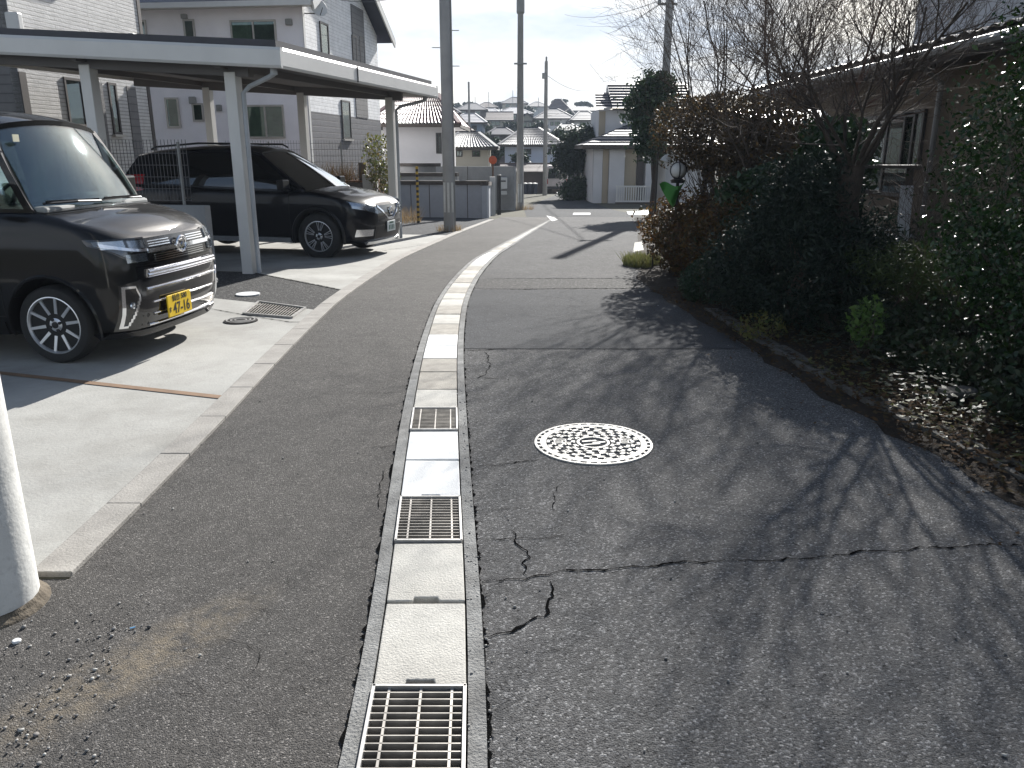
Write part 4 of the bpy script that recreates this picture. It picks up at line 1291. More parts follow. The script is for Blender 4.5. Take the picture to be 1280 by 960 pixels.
for b, sg in ((0.0, -1), (6.2, 1)):
    p = PF(.13, b + .0); mb = MB()
    g = gz(p.y)
    mb.tube([RP(ra - .12, b + sg * .22, .0), RP(ra - .12, b + sg * .22, -.06), RP(ra - .22, b + sg * .17, -.10), RP(.2, b + .03, -.21), PF(.125, b, RZ(0, b) - .30), PF(.125, b, g + .02)], .03, 8)
    mb.tube([RP(ra - .12, b + sg * .22, .02), RP(ra - .12, b + sg * .22, -.07)], .045, 8)
    mb.build('downpipe', M_pipe, cp, smooth=True)

# ---- low wall with a wire mesh fence on it
lw = empty('low_concrete_wall', PF(-1.6, -.02), 'low grey concrete wall between the two parked cars', 'wall')
mb = MB(); a, b = PF(-.50, -.12), PF(-5.6, -.12)
mb.add([Vector((x.x, x.y, z)) + e2 * o for x in (a, b) for o in (0, .15) for z in (gz(11) - .1, .82)], [(0, 1, 3, 2), (4, 6, 7, 5), (0, 4, 5, 1), (2, 3, 7, 6), (1, 5, 7, 3), (0, 2, 6, 4)])
mb.build('wall_body', M_wallc, lw, bevel=.012)
def mesh_fence(name, label, p0, p1, h, posts, z0=None, vstep=.05, hstep=.15, lift=0.06, group='wire mesh fences of the gardens'):
    mid = (p0 + p1) / 2
    fe = empty(name, mid, label, 'fence', group)
    L = (p1 - p0).length; d = (p1 - p0).normalized()
    mb = MB()
    n = int(L / vstep)
    for k in range(n + 1):
        p = p0 + d * (k * vstep); mb.bar(p + Vector((0, 0, lift)), p + Vector((0, 0, h + .03)), .0055, .0055)
    z = lift
    while z <= h + .001:
        mb.bar(p0 + Vector((0, 0, z)), p1 + Vector((0, 0, z)), .007, .007); z += hstep
    mb.build('wire_panel', M_mesh, fe)
    for t in posts:
        p = p0 + (p1 - p0) * t + Vector((d.y, -d.x, 0)) * .012
        mb = MB(); mb.tube([p - Vector((0, 0, .02)), p + Vector((0, 0, h))], .022, 8); mb.build('post', M_fpost, fe)
    return fe
mesh_fence('mesh_fence', 'wire mesh fence standing on the low wall beside the mini van', PF(-.72, -.04, .82), PF(-4.6, -.04, .82), .80, (.03, .5, .97))

# ---- house walls read off the picture
class Facade:
    def __init__(s, p0, d, n): s.p0, s.d, s.n = Vector(p0), Vector(d), Vector(n)
    def sz(s, u, v):
        p = hit(u, v, s.p0, s.n); return ((p - s.p0).dot(s.d), p.z)
    def P(s, a, z, o=0.0): return Vector((s.p0.x, s.p0.y, 0)) + s.d * a + s.n * o + Vector((0, 0, z))
    def quad(s, mb, a0, a1, z0, z1, o0, o1):
        mb.add([s.P(a, z, o) for o in (o0, o1) for a, z in ((a0, z0), (a1, z0), (a1, z1), (a0, z1))], [(0, 3, 2, 1), (4, 5, 6, 7), (0, 1, 5, 4), (1, 2, 6, 5), (2, 3, 7, 6), (3, 0, 4, 7)])
    def window(s, parent, rect, fm=None, sashes=1, pane=None, name='window', sill=False, fw=.05, curtain=0.0):
        a0, a1, z0, z1 = rect
        fm = fm or M_wfr
        mb = MB()
        s.quad(mb, a0, a1, z0, z0 + fw, -.02, .045); s.quad(mb, a0, a1, z1 - fw, z1, -.02, .045)
        s.quad(mb, a0, a0 + fw, z0 + fw, z1 - fw, -.02, .042); s.quad(mb, a1 - fw, a1, z0 + fw, z1 - fw, -.02, .042)
        for k in range(1, sashes):
            c = a0 + (a1 - a0) * k / sashes; s.quad(mb, c - fw * .5, c + fw * .5, z0 + fw, z1 - fw, -.02, .036)
        f = mb.build(name, fm, parent)
        mb = MB(); s.quad(mb, a0 + fw, a1 - fw, z0 + fw, z1 - fw, .016, .022); mb.build('pane', pane or M_pane, f)
        mb = MB(); s.quad(mb, a0 + fw * .5, a1 - fw * .5, z0 + fw * .5, z1 - fw * .5, .002, .008); mb.build('room_sheet', M_room, f)  # flat sheet, its dark colour stands in for the dim room
        if curtain:
            mb = MB(); m = (a0 + a1) / 2
            s.quad(mb, m + (a1 - m) * (1 - curtain), a1 - fw, z0 + fw, z1 - fw, .009, .013); mb.build('curtain', M_curt, f)
        if sill:
            mb = MB(); s.quad(mb, a0 - .05, a1 + .05, z0 - .05, z0, 0, .09); mb.build('sill', M_wfrw, f)
        return f
    def wpx(s, u0, u1, v0, v1):
        uc, vc = (u0 + u1) / 2, (v0 + v1) / 2
        return (s.sz(u0, vc)[0], s.sz(u1, vc)[0], s.sz(uc, v1)[1], s.sz(uc, v0)[1])

# ---- house B: lavender front, pale gable side
zB = gz(25)
c0 = at(389, 190, 24.2); c0.z = 0
e1o, e2o = e1, e2
e1 = Vector((math.cos(R(7)), -math.sin(R(7)), 0)); e2 = Vector((math.sin(R(7)), math.cos(R(7)), 0))
frB = Facade(c0, -e1, -e2); sdB = Facade(c0, e2, e1)
hb = empty('lavender_house', (c0.x - 4, c0.y + 3.5, zB), 'two storey lavender house with navy roof and pale gable behind the carport', 'house')
eh = 5.55; DB = 7.4; LB = 9.5
mb = MB()
mb.add([frB.P(a, z) for a, z in ((0, zB - .3), (LB, zB - .3), (LB, eh), (0, eh))], [(0, 1, 2, 3)])
mb.build('wall', M_lav, hb, recalc=False)
mb = MB(); mb.add([sdB.P(DB, z) - e1 * a for a, z in ((0, zB - .3), (LB, zB - .3), (LB, eh), (0, eh))], [(3, 2, 1, 0)])
mb.build('back_wall', M_lav, hb, recalc=False)
rz_ = eh + DB / 2 * .52
mb = MB()
zs = 2.62
mb.add([sdB.P(a, z) for a, z in ((0, zs), (DB, zs), (DB, eh), (DB / 2, rz_), (0, eh))], [(0, 1, 2, 3, 4)])
mb.build('gable_wall', M_tileb, hb, recalc=False)
mb = MB(); sdB.quad(mb, 0.003, DB - .003, zB - .3, zs, -.01, .012); mb.build('lower_wall', M_dgrey, hb)
mb = MB(); sdB.quad(mb, DB * .60, DB * .78, zs + .01, eh + .6, 0, .03); mb.build('grey_panel', M_greyw, hb)
mb = MB(); sdB.quad(mb, -.03, .10, zB - .3, eh, .013, .03); mb.build('corner_trim', M_white, hb)
mb = MB(); ov = .55
for sgn, (ea, eb) in ((1, (-ov, DB / 2)), (-1, (DB + ov, DB / 2))):
    za = eh - ov * .52 + .10
    P = [[sdB.P(ea + (eb - ea) * j / 1, za + (rz_ + .10 - za) * j / 1) + e1 * a for j in range(2)] for a in (.55, -LB - .5)]
    mb.slab(P, [[p + Vector((0, 0, .10)) for p in r] for r in P])
mb.build('roof', M_navy, hb)
mb = MB()
for ea, eb in ((-ov, DB / 2), (DB + ov, DB / 2)):
    za = eh - ov * .52 + .10
    p, q = sdB.P(ea, za) + e1 * .53, sdB.P(eb, rz_ + .10) + e1 * .53
    mb.bar(p - Vector((0, 0, .07)), q - Vector((0, 0, .07)), .05, .22)
mb.build('barge_board', M_white, hb)
mb = MB(); p = sdB.P(-ov - .05, eh - ov * .52 + .10) ; mb.bar(p + e1 * .5, p - e1 * (LB + .3), .13, .14); mb.build('gutter', M_white, hb)
mb = MB(); P = [[sdB.P(x, eh - .2) + e1 * a for x in (-ov, 0)] for a in (.5, -LB)]; mb.slab(P, [[p + Vector((0, 0, .03)) for p in r] for r in P]); mb.build('eave_soffit', M_white, hb)
for (u0, u1, v0, v1), n, fm, cu in (((169, 184, 25, 54), 1, M_wfrw, 0), ((230, 244, 24, 48), 1, M_wfrw, 0), ((289, 346, 25, 62), 2, M_wfrw, .9), ((208, 225, 122, 160), 1, M_wfrw, 0), ((241, 255, 129, 152), 1, M_wfrw, 0), ((309, 356, 131, 173), 2, M_wfrw, .95)):
    frB.window(hb, frB.wpx(u1, u0, v0, v1), fm, n, curtain=cu)
for r in ((400, 410, 29, 72), (440, 445, 45, 82), (449, 455, 47, 84)):
    sdB.window(hb, sdB.wpx(*r), M_wfr, 1)
sdB.window(hb, sdB.wpx(427, 437.5, 126, 174), M_wfr, 1, sill=True)
for (u0, u1, v0, v1) in ((228, 235, 18, 24), (358, 366, 24, 32), (238, 246, 121, 130), (272, 278, 131, 139)):
    a0, a1, z0, z1 = frB.wpx(u1, u0, v0, v1); mb = MB(); frB.quad(mb, a0, a1, z0, z1, .0, .12); mb.build('vent_hood', M_fpost, hb, bevel=.02)
# dish on the corner
dsh = empty('satellite_dish', sdB.P(.25, 5.15, .3), 'white round satellite dish at the upper corner of the lavender house', 'satellite dish')
c = at(398, 10, c0.y - .1); D = (Vector((0, 0, 1.5)) - c).normalized(); D = (D + Vector((.5, 0, .6))).normalized()
M = Matrix.Translation(c) @ D.to_track_quat('Z', 'Y').to_matrix().to_4x4()
mb = MB(); mb.lathe([(0, 0), (.15, .012), (.24, .035), (.245, .03), (.15, .0), (0, -.012)], 24, M); mb.build('dish', M_white, dsh, smooth=True)
mb = MB(); mb.tube([M @ Vector((0, 0, -.01)), M @ Vector((0, -.06, -.18)), sdB.P(.15, c.z - .1, .02)], .018, 6); mb.tube([M @ Vector((0, -.22, .02)), M @ Vector((0, -.12, .25))], .01, 5); mb.build('mount_arm', M_wfr, dsh)

# ---- house A: pale tile side, grey front, far left
zA = gz(15)
c1 = at(38, 190, 15.6); c1.z = 0
frA = Facade(c1, -e1, -e2); sdA = Facade(c1, e2, e1)
DA = 4.3; LA = 7.0; hA = 6.2
ha = empty('tile_house', (c1.x - 3, c1.y + 2, zA), 'grey house with pale horizontal tile siding behind the mini van', 'house')
mb = MB(); frA.quad(mb, 0, LA, zA - .3, hA, -.15, 0); mb.build('front_wall', M_greyw, ha)
mb = MB(); sdA.quad(mb, 0.0, DA, zA - .3, hA, -.15, .012); mb.build('side_wall', M_tile, ha)
mb = MB(); sdA.quad(mb, DA - .05, DA + 2.5, zA - .3, hA, -2.6, -2.5); mb.build('back_wall', M_greyw, ha)
P = [[frA.P(a, hA + z, 0) + e2 * b for a, z in ((-.6, .0), (3.5, 1.4), (7.5, 0))] for b in (-.6, DA + .6)]
mb = MB(); mb.slab(P, [[p + Vector((0, 0, .12)) for p in r] for r in P]); mb.build('roof', M_navy, ha)
for (u0, u1, v0, v1) in ((82, 104, 98, 158),):
    sdA.window(ha, sdA.wpx(*(u0, u1, v0, v1)), M_brown, 1, sill=True)
sdA.window(ha, sdA.wpx(137, 147, 104, 168), M_brown, 1, sill=True)
a0 = sdA.wpx(41, 50, 90, 150); a1 = sdA.wpx(160, 171, 100, 170); mb = MB()
sdA.quad(mb, -.02, .16, zA - .3, 2.9, .013, .04); mb.build('corner_trim', M_brown, ha)
mb = MB(); sdA.quad(mb, a1[0], a1[1], zA - .3, 2.9, .013, .03); mb.build('wall_pilaster', M_greyw, ha)
b0 = sdA.wpx(122, 130, 100, 170); mb = MB(); sdA.quad(mb, b0[0], b0[1], zA - .3, 2.9, .013, .03); mb.build('wall_pilaster', M_greyw, ha)
mb = MB(); sdA.quad(mb, DA - .10, DA + .02, zA - .3, hA, .013, .03); mb.build('corner_trim', M_brown, ha)
a0 = frA.wpx(30, 14, 16, 44); mb = MB(); frA.quad(mb, a0[0], a0[1], a0[2], a0[3], 0, .15); mb.build('vent_hood', M_white, ha, bevel=.03)
a0 = sdA.wpx(160, 168, 42, 49); mb = MB(); sdA.quad(mb, a0[0], a0[1], a0[2], a0[3], 0, .12); mb.build('vent_hood', M_white, ha, bevel=.02)

e1, e2 = e1o, e2o
# ---- garden strip in front of house B: fence, planter
p0, p1 = PF(1.9, 9.0), PF(-5.0, 9.0)
for p in (p0, p1): p.z = gz(p.y)
f0 = at(345, 222, 20.5); f1 = at(470, 222, 20.2)
f0.z = f1.z = at(400, 222, 20.4).z
mesh_fence('mesh_fence', 'wire mesh garden fence in front of the dark grey house side', f1, f0 - (f1 - f0) * .5, .85, (0, .22, .45, .7, .95), vstep=.07)
pl_ = empty('planter_bed', (f1.x - 1.2, f1.y - .3, gz(20.5)), 'raised planter bed of reddish soil below the garden fence', 'planter')
mb = MB(); a, b = f1 + Vector((.1, -.55, 0)), f0 + Vector((-.6, -.55, 0)); a.z = b.z = f0.z - .45
mb.bar(a, b, .12, .72); mb.build('timber_edge', M_coping, pl_)
mb = MB(); mb.bar((a + Vector((0, .42, .0))), (b + Vector((0, .42, .0))), .82, .80); mb.build('soil', mat('red_soil', (.20, .10, .055), .95, 0, .4, 9, .8, 40), pl_)

# ---- retaining walls on the left, further down
def px_wall(name, label, u0, u1, vb, vt, y0, y1, m, cop=.12, thick=.16, copm=None, group='concrete walls down the lane', joints=0):
    a = at(u0, vb, y0); b = at(u1, vb, y1)
    za, zb = at(u0, vt, y0).z, at(u1, vt, y1).z
    o = empty(name, ((a.x + b.x) / 2, (a.y + b.y) / 2, gz(y0)), label, 'wall', group)
    d = (b - a); d.z = 0; d.normalize(); n = Vector((-d.y, d.x, 0)) * thick
    ga, gb = gz(a.y) - .3, gz(b.y) - .3
    def V_(p, z, k): return Vector((p.x, p.y, z)) + n * k
    mb = MB(); mb.add([V_(p, z, k) for k in (0, 1) for p, z in ((a, ga), (b, gb), (b, zb - cop), (a, za - cop))], [(0, 3, 2, 1), (4, 5, 6, 7), (0, 1, 5, 4), (1, 2, 6, 5), (2, 3, 7, 6), (3, 0, 4, 7)])
    mb.build('wall_body', m, o)
    if cop:
        mb = MB(); mb.add([V_(p, z, k) for k in (-.25, 1.25) for p, z in ((a, za - cop), (b, zb - cop), (b, zb), (a, za))], [(0, 3, 2, 1), (4, 5, 6, 7), (0, 1, 5, 4), (1, 2, 6, 5), (2, 3, 7, 6), (3, 0, 4, 7)])
        mb.build('coping', copm or M_coping, o)
    for k in range(joints):
        t = (k + 1) / (joints + 1); p = a.lerp(b, t); z = za + (zb - za) * t - cop
        mb = MB(); mb.bar(V_(p, gz(p.y), -.02), V_(p, z, -.02), .02, .01, (0, 1, 0)); mb.build('joint', M_coping, o)
    return o, a, b
px_wall('retaining_wall', 'painted grey block wall with dark coping behind the striped pole', 492, 609, 271, 226, 26.3, 25.2, M_wallp, joints=4)
px_wall('retaining_wall', 'short sunlit white wall end turning off at the gate post', 609, 615.5, 271, 227, 25.2, 28.0, M_wallp)
px_wall('retaining_wall', 'sunlit block wall sloping away behind the right carport post', 440, 492, 274, 229, 22.4, 26.3, mat('sunlit_wall_tone', (.66, .66, .64), .8, 0, .08, 1.5, dirt=((.4, .39, .37), .5)))  # paler copy of the block wall colour: sunlight put into this face
px_wall('retaining_wall', 'upper terrace wall with brown coping above the grey block wall', 498, 572, 232, 216, 28.5, 28.0, M_wallc)
px_wall('retaining_wall', 'tall plain concrete wall ending at the second utility pole', 530, 643, 260, 208, 33.0, 31.5, M_wallc, cop=0, joints=1)
px_wall('retaining_wall', 'top terrace wall beside the red tile roofed house', 498, 545, 214, 204, 33.5, 30.5, M_wallc)
# gate posts and posts
def px_post(name, label, cat, u, vb, vt, y, r, m, round_=True, group=None, sq=None):
    b = at(u, vb, y); t = at(u, vt, y)
    g = gz(y)
    o = empty(name, (b.x, b.y, g), label, cat, group)
    mb = MB()
    if round_: mb.tube([(b.x, b.y, g - .1), (b.x, b.y, t.z)], r, 12)
    else: mb.box((b.x, b.y, (g - .1 + t.z) / 2), (r * 2, r * 2, t.z - g + .1))
    mb.build('shaft', m, o, smooth=round_)
    return o, b, t
px_post('gate_post', 'pale square gate post at the end of the white wall', 'gate post', 616, 270, 221, 27.5, .09, M_white, False)
o, b, t = px_post('bollard_post', 'slim black post beside the pale gate post', 'post', 624, 270, 220, 28.0, .07, M_trim)
mb = MB(); mb.lathe([(.075, 0), (.08, .03), (0, .05)], 12, Matrix.Translation(t)); mb.build('cap', M_trim, o)
o, b, t = px_post('gate_post', 'dark square timber post at the garden entrance left of the shrub', 'gate post', 455.5, 245, 203, 20.0, .09, M_coping, False)
px_post('gate_post', 'grey stone post right of the dark timber post', 'gate post', 464, 248, 218, 19.6, .16, M_wallc, False)
px_post('gate_post', 'shorter pale grey post nearest the sloping sunlit wall', 'gate post', 470, 258, 225, 21.2, .10, M_polel, False)
# mailbox
c = at(628, 229, 31.3)
o = empty('mailbox', c, 'white mailbox fixed to the concrete wall right of the black post', 'mailbox')
mb = MB(); mb.box(c, (.36, .16, .42)); mb.build('case', M_white, o, bevel=.02)
mb = MB(); mb.box(c + Vector((0, -.09, .08)), (.26, .01, .05)); mb.build('slot', M_trim, o)
mb = MB(); mb.box(c + Vector((0, -.12, -.35)), (.34, .22, .12)); mb.build('tray', M_white, o)
# round orange disc on a rusty pole
c = at(616, 200, 28.6)
o = empty('round_sign', (c.x, c.y, gz(28.6)), 'round orange backed sign on a thin rusty pole by the gate', 'sign')
mb = MB(); mb.lathe([(.0, 0), (.14, 0), (.14, -.02), (.09, -.06), (0, -.08)], 24, Matrix.Translation(c) @ Matrix.Rotation(R(-90), 4, 'X') @ Matrix.Scale(1, 4)); mb.build('disc', mat('orange_paint', (.55, .10, .03), .5, 0, .15, 6), o, smooth=True)
mb = MB(); mb.tube([(c.x, c.y + .1, gz(28.6)), (c.x, c.y + .1, c.z + .1)], .03, 8); mb.build('pole', mat('rusty_steel', (.16, .09, .055), .8, .2, .3, 10), o)
# yellow and black hazard pole
c = at(523, 274, 22.5)
o = empty('striped_pole', (c.x, c.y, gz(22.5)), 'thin pole with yellow and black hazard stripes left of the utility pole', 'marker pole')
zt_ = at(523, 208, 22.5).z; zb_ = gz(22.5)
mb = MB(); n = 22
My = mat('hazard_yellow', (.45, .30, .03), .5)
for k in range(n):
    mb.m = k % 2; z0 = zb_ + (zt_ - zb_) * k / n; z1 = zb_ + (zt_ - zb_) * (k + 1) / n
    mb.tube([(c.x, c.y, z0), (c.x, c.y, z1)], .038, 8, k in (0, n - 1))
mb.build('sleeve', [M_trim, My], o)

# ---- utility poles
def pole(label, u, v, y, r0, r1, H, m, extra=True, name='utility_pole'):
    b = at(u, v, y)
    g = gz(y)
    o = empty(name, (b.x, b.y, g), label, 'utility pole', 'concrete utility poles along the lane')
    mb = MB(); n = 8
    mb.tube([(b.x, b.y, g - .3 + (H + .3) * k / n) for k in range(n + 1)], [r0 + (r1 - r0) * k / n for k in range(n + 1)], 24)
    mb.build('shaft', m, o, smooth=True)
    return o, Vector((b.x, b.y, g))
o, P0 = pole('thick pale concrete pole cut off by the left edge in the foreground', 640 - 1790 / 2.75, 700, 2.42, .165, .12, 11, M_polel)
# move it to the measured axis
o.location = (-1.80, 2.42, 0)
mb = MB(); mb.lathe([(.215, -.02), (.19, .010), (.175, .02), (.166, .035)], 28, Matrix.Translation((0, 0, 0))); mb.build('soil_collar', mat('sandy_dirt', (.13, .11, .085), .95, 0, .4, 25, .8, 60, .2), o, local=True)
o1, P1 = pole('tall grey concrete pole with white strips nearest the carport', 562, 289, 19.0, .135, .10, 12, M_polemid)
for dx in (-.09, .0, .09):
    mb = MB(); q = P1 + Vector((dx, -math.sqrt(.137 ** 2 - dx ** 2) - .004, 0)); mb.bar(q + Vector((0, 0, .45)), q + Vector((0, 0, 1.12)), .05, .012, (0, 1, 0)); mb.build('guard_strip', M_polel, o1)
for k, (z, s) in enumerate(((3.62, 1), (4.35, 1), (5.3, 1), (4.0, -1))):
    mb = MB(); mb.bar(P1 + Vector((0, 0, z)), P1 + Vector((s * .30, 0, z)), .016, .016); mb.build('step_bolt', M_fpost, o1)
mb = MB(); mb.tube([P1 + Vector((.137, -.03, .0)), P1 + Vector((.13, -.03, 6))], .018, 6); mb.build('earth_cable', M_fpost, o1)
o2, P2 = pole('second concrete pole with a small crossarm past the grey walls', 650, 262.5, 32.0, .15, .10, 8.0, M_pole)
for dx in (-.06, .04):
    mb = MB(); q = P2 + Vector((dx, -.152, 0)); mb.bar(q + Vector((0, 0, .3)), q + Vector((0, 0, 1.0)), .06, .012, (0, 1, 0)); mb.build('guard_strip', M_polel, o2)
mb = MB(); z = at(650, 80, 32).z - P2.z; mb.bar(P2 + Vector((-.24, -.12, z)), P2 + Vector((.24, -.12, z)), .05, .06); mb.build('crossarm', M_fpost, o2)
mb = MB(); z = at(648, 6, 32).z - P2.z; mb.lathe([(.13, 0), (.15, .05), (.15, .5), (.08, .62)], 12, Matrix.Translation(P2 + Vector((.0, 0, z - .3)))); mb.build('head_bracket', M_fpost, o2)
o3, P3 = pole('slim pole with a lamp bracket standing beyond the second pole', 681, 244, 48, .14, .09, 7.3, M_pole)
mb = MB(); z = at(681, 95, 48).z - P3.z; mb.box(P3 + Vector((-.12, -.1, z)), (.22, .2, .3)); mb.bar(P3 + Vector((0, -.11, z + .6)), P3 + Vector((0, -.11, z + 1.0)), .12, .1); mb.build('lamp_bracket', M_fpost, o3)
o4, P4 = pole('dark concrete pole rising behind the evergreen above the hedge', 824, 262, 27.5, .15, .11, 8.6, M_polemid)
z4 = at(832, 5, 27.5).z - P4.z
mb = MB(); mb.bar(P4 + Vector((-.30, 0, z4)), P4 + Vector((.25, 0, z4)), .07, .07); mb.box(P4 + Vector((-.32, 0, z4 + .05)), (.1, .1, .14)); mb.build('crossarm', M_fpost, o4)
o5, P5 = pole('thin dark mast standing in front of the blue house', 587, 185, 70, .12, .08, 8.8, M_polemid)

def wire(a, b, sag, r=.012, lab=None):
    pts = [a.lerp(b, t) - Vector((0, 0, sag * 4 * t * (1 - t))) for t in np.linspace(0, 1, 18)]
    o = MB().tube(pts, r, 4, False).build('overhead_cable', M_trim)
    tag(o, lab, 'cable', 'overhead cables')
T4 = P4 + Vector((-.3, 0, z4))
wire(T4, at(760, 42, 60), .1, .016, 'cable dropping left from the crossarm of the dark pole')
wire(T4 + Vector((0, 0, .1)), at(706, 18, 50), .3, .012, 'cable running level to the left from the dark pole')
wire(P2 + Vector((0, 0, 7.9)), at(600, -40, 24), .5, .02, 'looping cable hanging left of the second pole head')
wire(P3 + Vector((0, 0, 6.6)), at(740, 112, 75), .4, .014, 'upper cable sloping right from the slim pole')
wire(P3 + Vector((0, 0, 4.4)), at(716, 132, 75), .2, .014, 'lower cable sloping right from the slim pole')
wire(P1 + Vector((0, 0, 5.35)), at(395, -8, 23), .3, .008, 'faint cable from the nearest pole to the satellite dish corner')
# ------------------------------------------------------------------ vegetation
def unit(rg, n):
    d = rg.normal(size=(n, 3)); return d / np.linalg.norm(d, axis=1, keepdims=True)
def leaf_quads(rg, C, size, asp=.5, flat=0.0, fold=.12):
    n = len(C)
    d = unit(rg, n); d[:, 2] *= (1 - flat); d /= np.linalg.norm(d, axis=1, keepdims=True)
    q = unit(rg, n)
    if flat: q = q * (1 - flat) + np.array([0, 0, 1.0]) * flat
    s = np.cross(d, q); s /= np.linalg.norm(s, axis=1, keepdims=True) + 1e-9
    nn = np.cross(d, s)
    L = (size * rg.uniform(.35, 1.6, n))[:, None]
    a = C - d * L / 2; b = C + d * L / 2
    m = C - d * L * .06 + nn * L * fold
    V = np.stack([a, m + s * L * asp / 2, b, m - s * L * asp / 2], 1).reshape(-1, 3)
    return V, np.arange(4 * n).reshape(-1, 4)
def pnoise(P, f, ph):
    x, y, z = (P * f).T
    return (np.sin(x + 1.7 * np.sin(y * .9 + ph)) + np.sin(y * 1.1 + 1.3 * np.sin(z + ph * 2)) + np.sin(z * 1.2 + 1.5 * np.sin(x * 1.1 - ph))) / 3
def cloud(rg, blobs, gap=.0, shell=.55, freq=6.0, clump=0, cr=.08):
    out = []
    for (cx, cy, cz, rx, ry, rz, n) in blobs:
        if clump:
            k = max(4, n // clump)
            d = unit(rg, k); r = shell + (1 - shell) * rg.uniform(0, 1, k) ** .6
            cen = d * r[:, None]
            P = np.repeat(cen, clump, 0) + rg.normal(size=(k * clump, 3)) * cr / max(rx, .01)
        else:
            d = unit(rg, n); r = (shell ** 3 + (1 - shell ** 3) * rg.uniform(0, 1, n)) ** (1 / 3)
            P = d * r[:, None]
        bump = 1 + .22 * pnoise(P, 3.1, cx + cz)[:, None]
        P = P * bump * np.array([rx, ry, rz]) + np.array([cx, cy, cz])
        out.append(P)
    P = np.concatenate(out)
    if gap: P = P[pnoise(P, freq, .7) > -1 + gap]
    for_ground = np.array([gz(y) for y in P[:, 1]]) + .015
    P[:, 2] = np.maximum(P[:, 2], for_ground)
    return P
def foliage(name, parent, rg, blobs, size, m, asp=.5, gap=0.0, shell=.5, flat=0.0, freq=6.0, clump=0, cr=.08):
    P = cloud(rg, blobs, gap, shell, freq, clump, cr)
    V, Fc = leaf_quads(rg, P, size, asp, flat)
    return np_obj(name, V, Fc, m, parent)
def stems(name, parent, r, base, tips, r0, m, n=4, wob=.06):
    mb = MB()
    for t in tips:
        b = Vector(base) + Vector((r.uniform(-1, 1), r.uniform(-1, 1), 0)) * r0 * 3
        t = Vector(t)
        pts = [b.lerp(t, k / 5) + Vector((r.uniform(-wob, wob), r.uniform(-wob, wob), 0)) * math.sin(math.pi * k / 5) * 1.5 for k in range(6)]
        mb.tube(pts, [r0 * (1 - .8 * k / 5) for k in range(6)], n, False)
    return mb.build(name, m, parent, smooth=True, recalc=False)

M_bark = mat('grey_brown_bark', (.085, .068, .055), .9, 0, .35, 14, .9, 60)
M_barkd = mat('dark_bark', (.05, .038, .030), .9, 0, .35, 14, .9, 60)
M_twig = mat('twig', (.10, .075, .058), .85, 0, .2, 10)
L_cam = leafmat('camellia_leaf', [(.008, .026, .006), (.013, .038, .009), (.02, .05, .011), (.035, .06, .015)], .2, .10, .35)
L_jun = leafmat('juniper_needle', [(.007, .016, .010), (.011, .023, .014), (.014, .028, .018), (.022, .036, .018)], .65, .15)
L_rus = leafmat('russet_leaf', [(.05, .024, .011), (.09, .042, .014), (.03, .03, .012), (.15, .08, .02), (.03, .036, .012)], .6, .35)
L_bro = leafmat('dry_vine_leaf', [(.04, .031, .021), (.06, .043, .026), (.028, .028, .016), (.12, .075, .028), (.05, .038, .028)], .65, .3)
L_dkg = leafmat('dark_evergreen_leaf', [(.014, .034, .012), (.022, .05, .016), (.03, .065, .02)], .4, .2, .5)
L_box = leafmat('box_leaf', [(.014, .036, .014), (.022, .052, .018)], .5, .15)
L_fresh = leafmat('fresh_leaf', [(.06, .13, .025), (.10, .19, .04), (.14, .22, .06), (.05, .10, .02)], .4, .35)
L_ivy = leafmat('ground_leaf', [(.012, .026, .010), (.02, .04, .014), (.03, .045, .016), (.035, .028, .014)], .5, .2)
L_lit = leafmat('fallen_leaf', [(.07, .04, .02), (.10, .06, .03), (.04, .025, .015), (.105, .07, .038), (.05, .045, .02)], .9, .2, .08)
L_pine = leafmat('pine_needle', [(.03, .055, .014), (.05, .08, .02), (.07, .09, .025)], .5, .25)
L_tree = leafmat('far_leaf', [(.012, .026, .013), (.02, .038, .018), (.03, .05, .022)], .6, .2)
L_yel = leafmat('thin_yellow_leaf', [(.10, .12, .03), (.16, .15, .04), (.06, .09, .025), (.20, .14, .05)], .5, .4)
L_dry = leafmat('dry_grass', [(.24, .17, .09), (.32, .24, .13), (.18, .11, .06)], .8, .3)
L_gras = leafmat('grass_blade', [(.10, .12, .035), (.16, .17, .06), (.22, .20, .09), (.07, .10, .03)], .7, .3)

# garden soil, uneven
r = random.Random(5)
P = []
for y in list(np.arange(-2, 14, .22)) + list(np.arange(14, 26.1, .7)):
    row = []
    for k, t in enumerate([0, .08, .2, .4, .65, .95, 1.3, 1.7, 2.2, 2.8, 3.6, 5, 8, 14]):
        h = .0065 if k == 0 else min(.12, .02 + .05 * t) + r.uniform(-.018, .018)
        row.append(Vector((road_r(y) + t - (r.uniform(.0, .11) if k == 0 else 0), y, gz(y) + h)))
    P.append(row)
tag(MB().grid(P).build('garden_soil', M_soil, smooth=True), kind='structure')

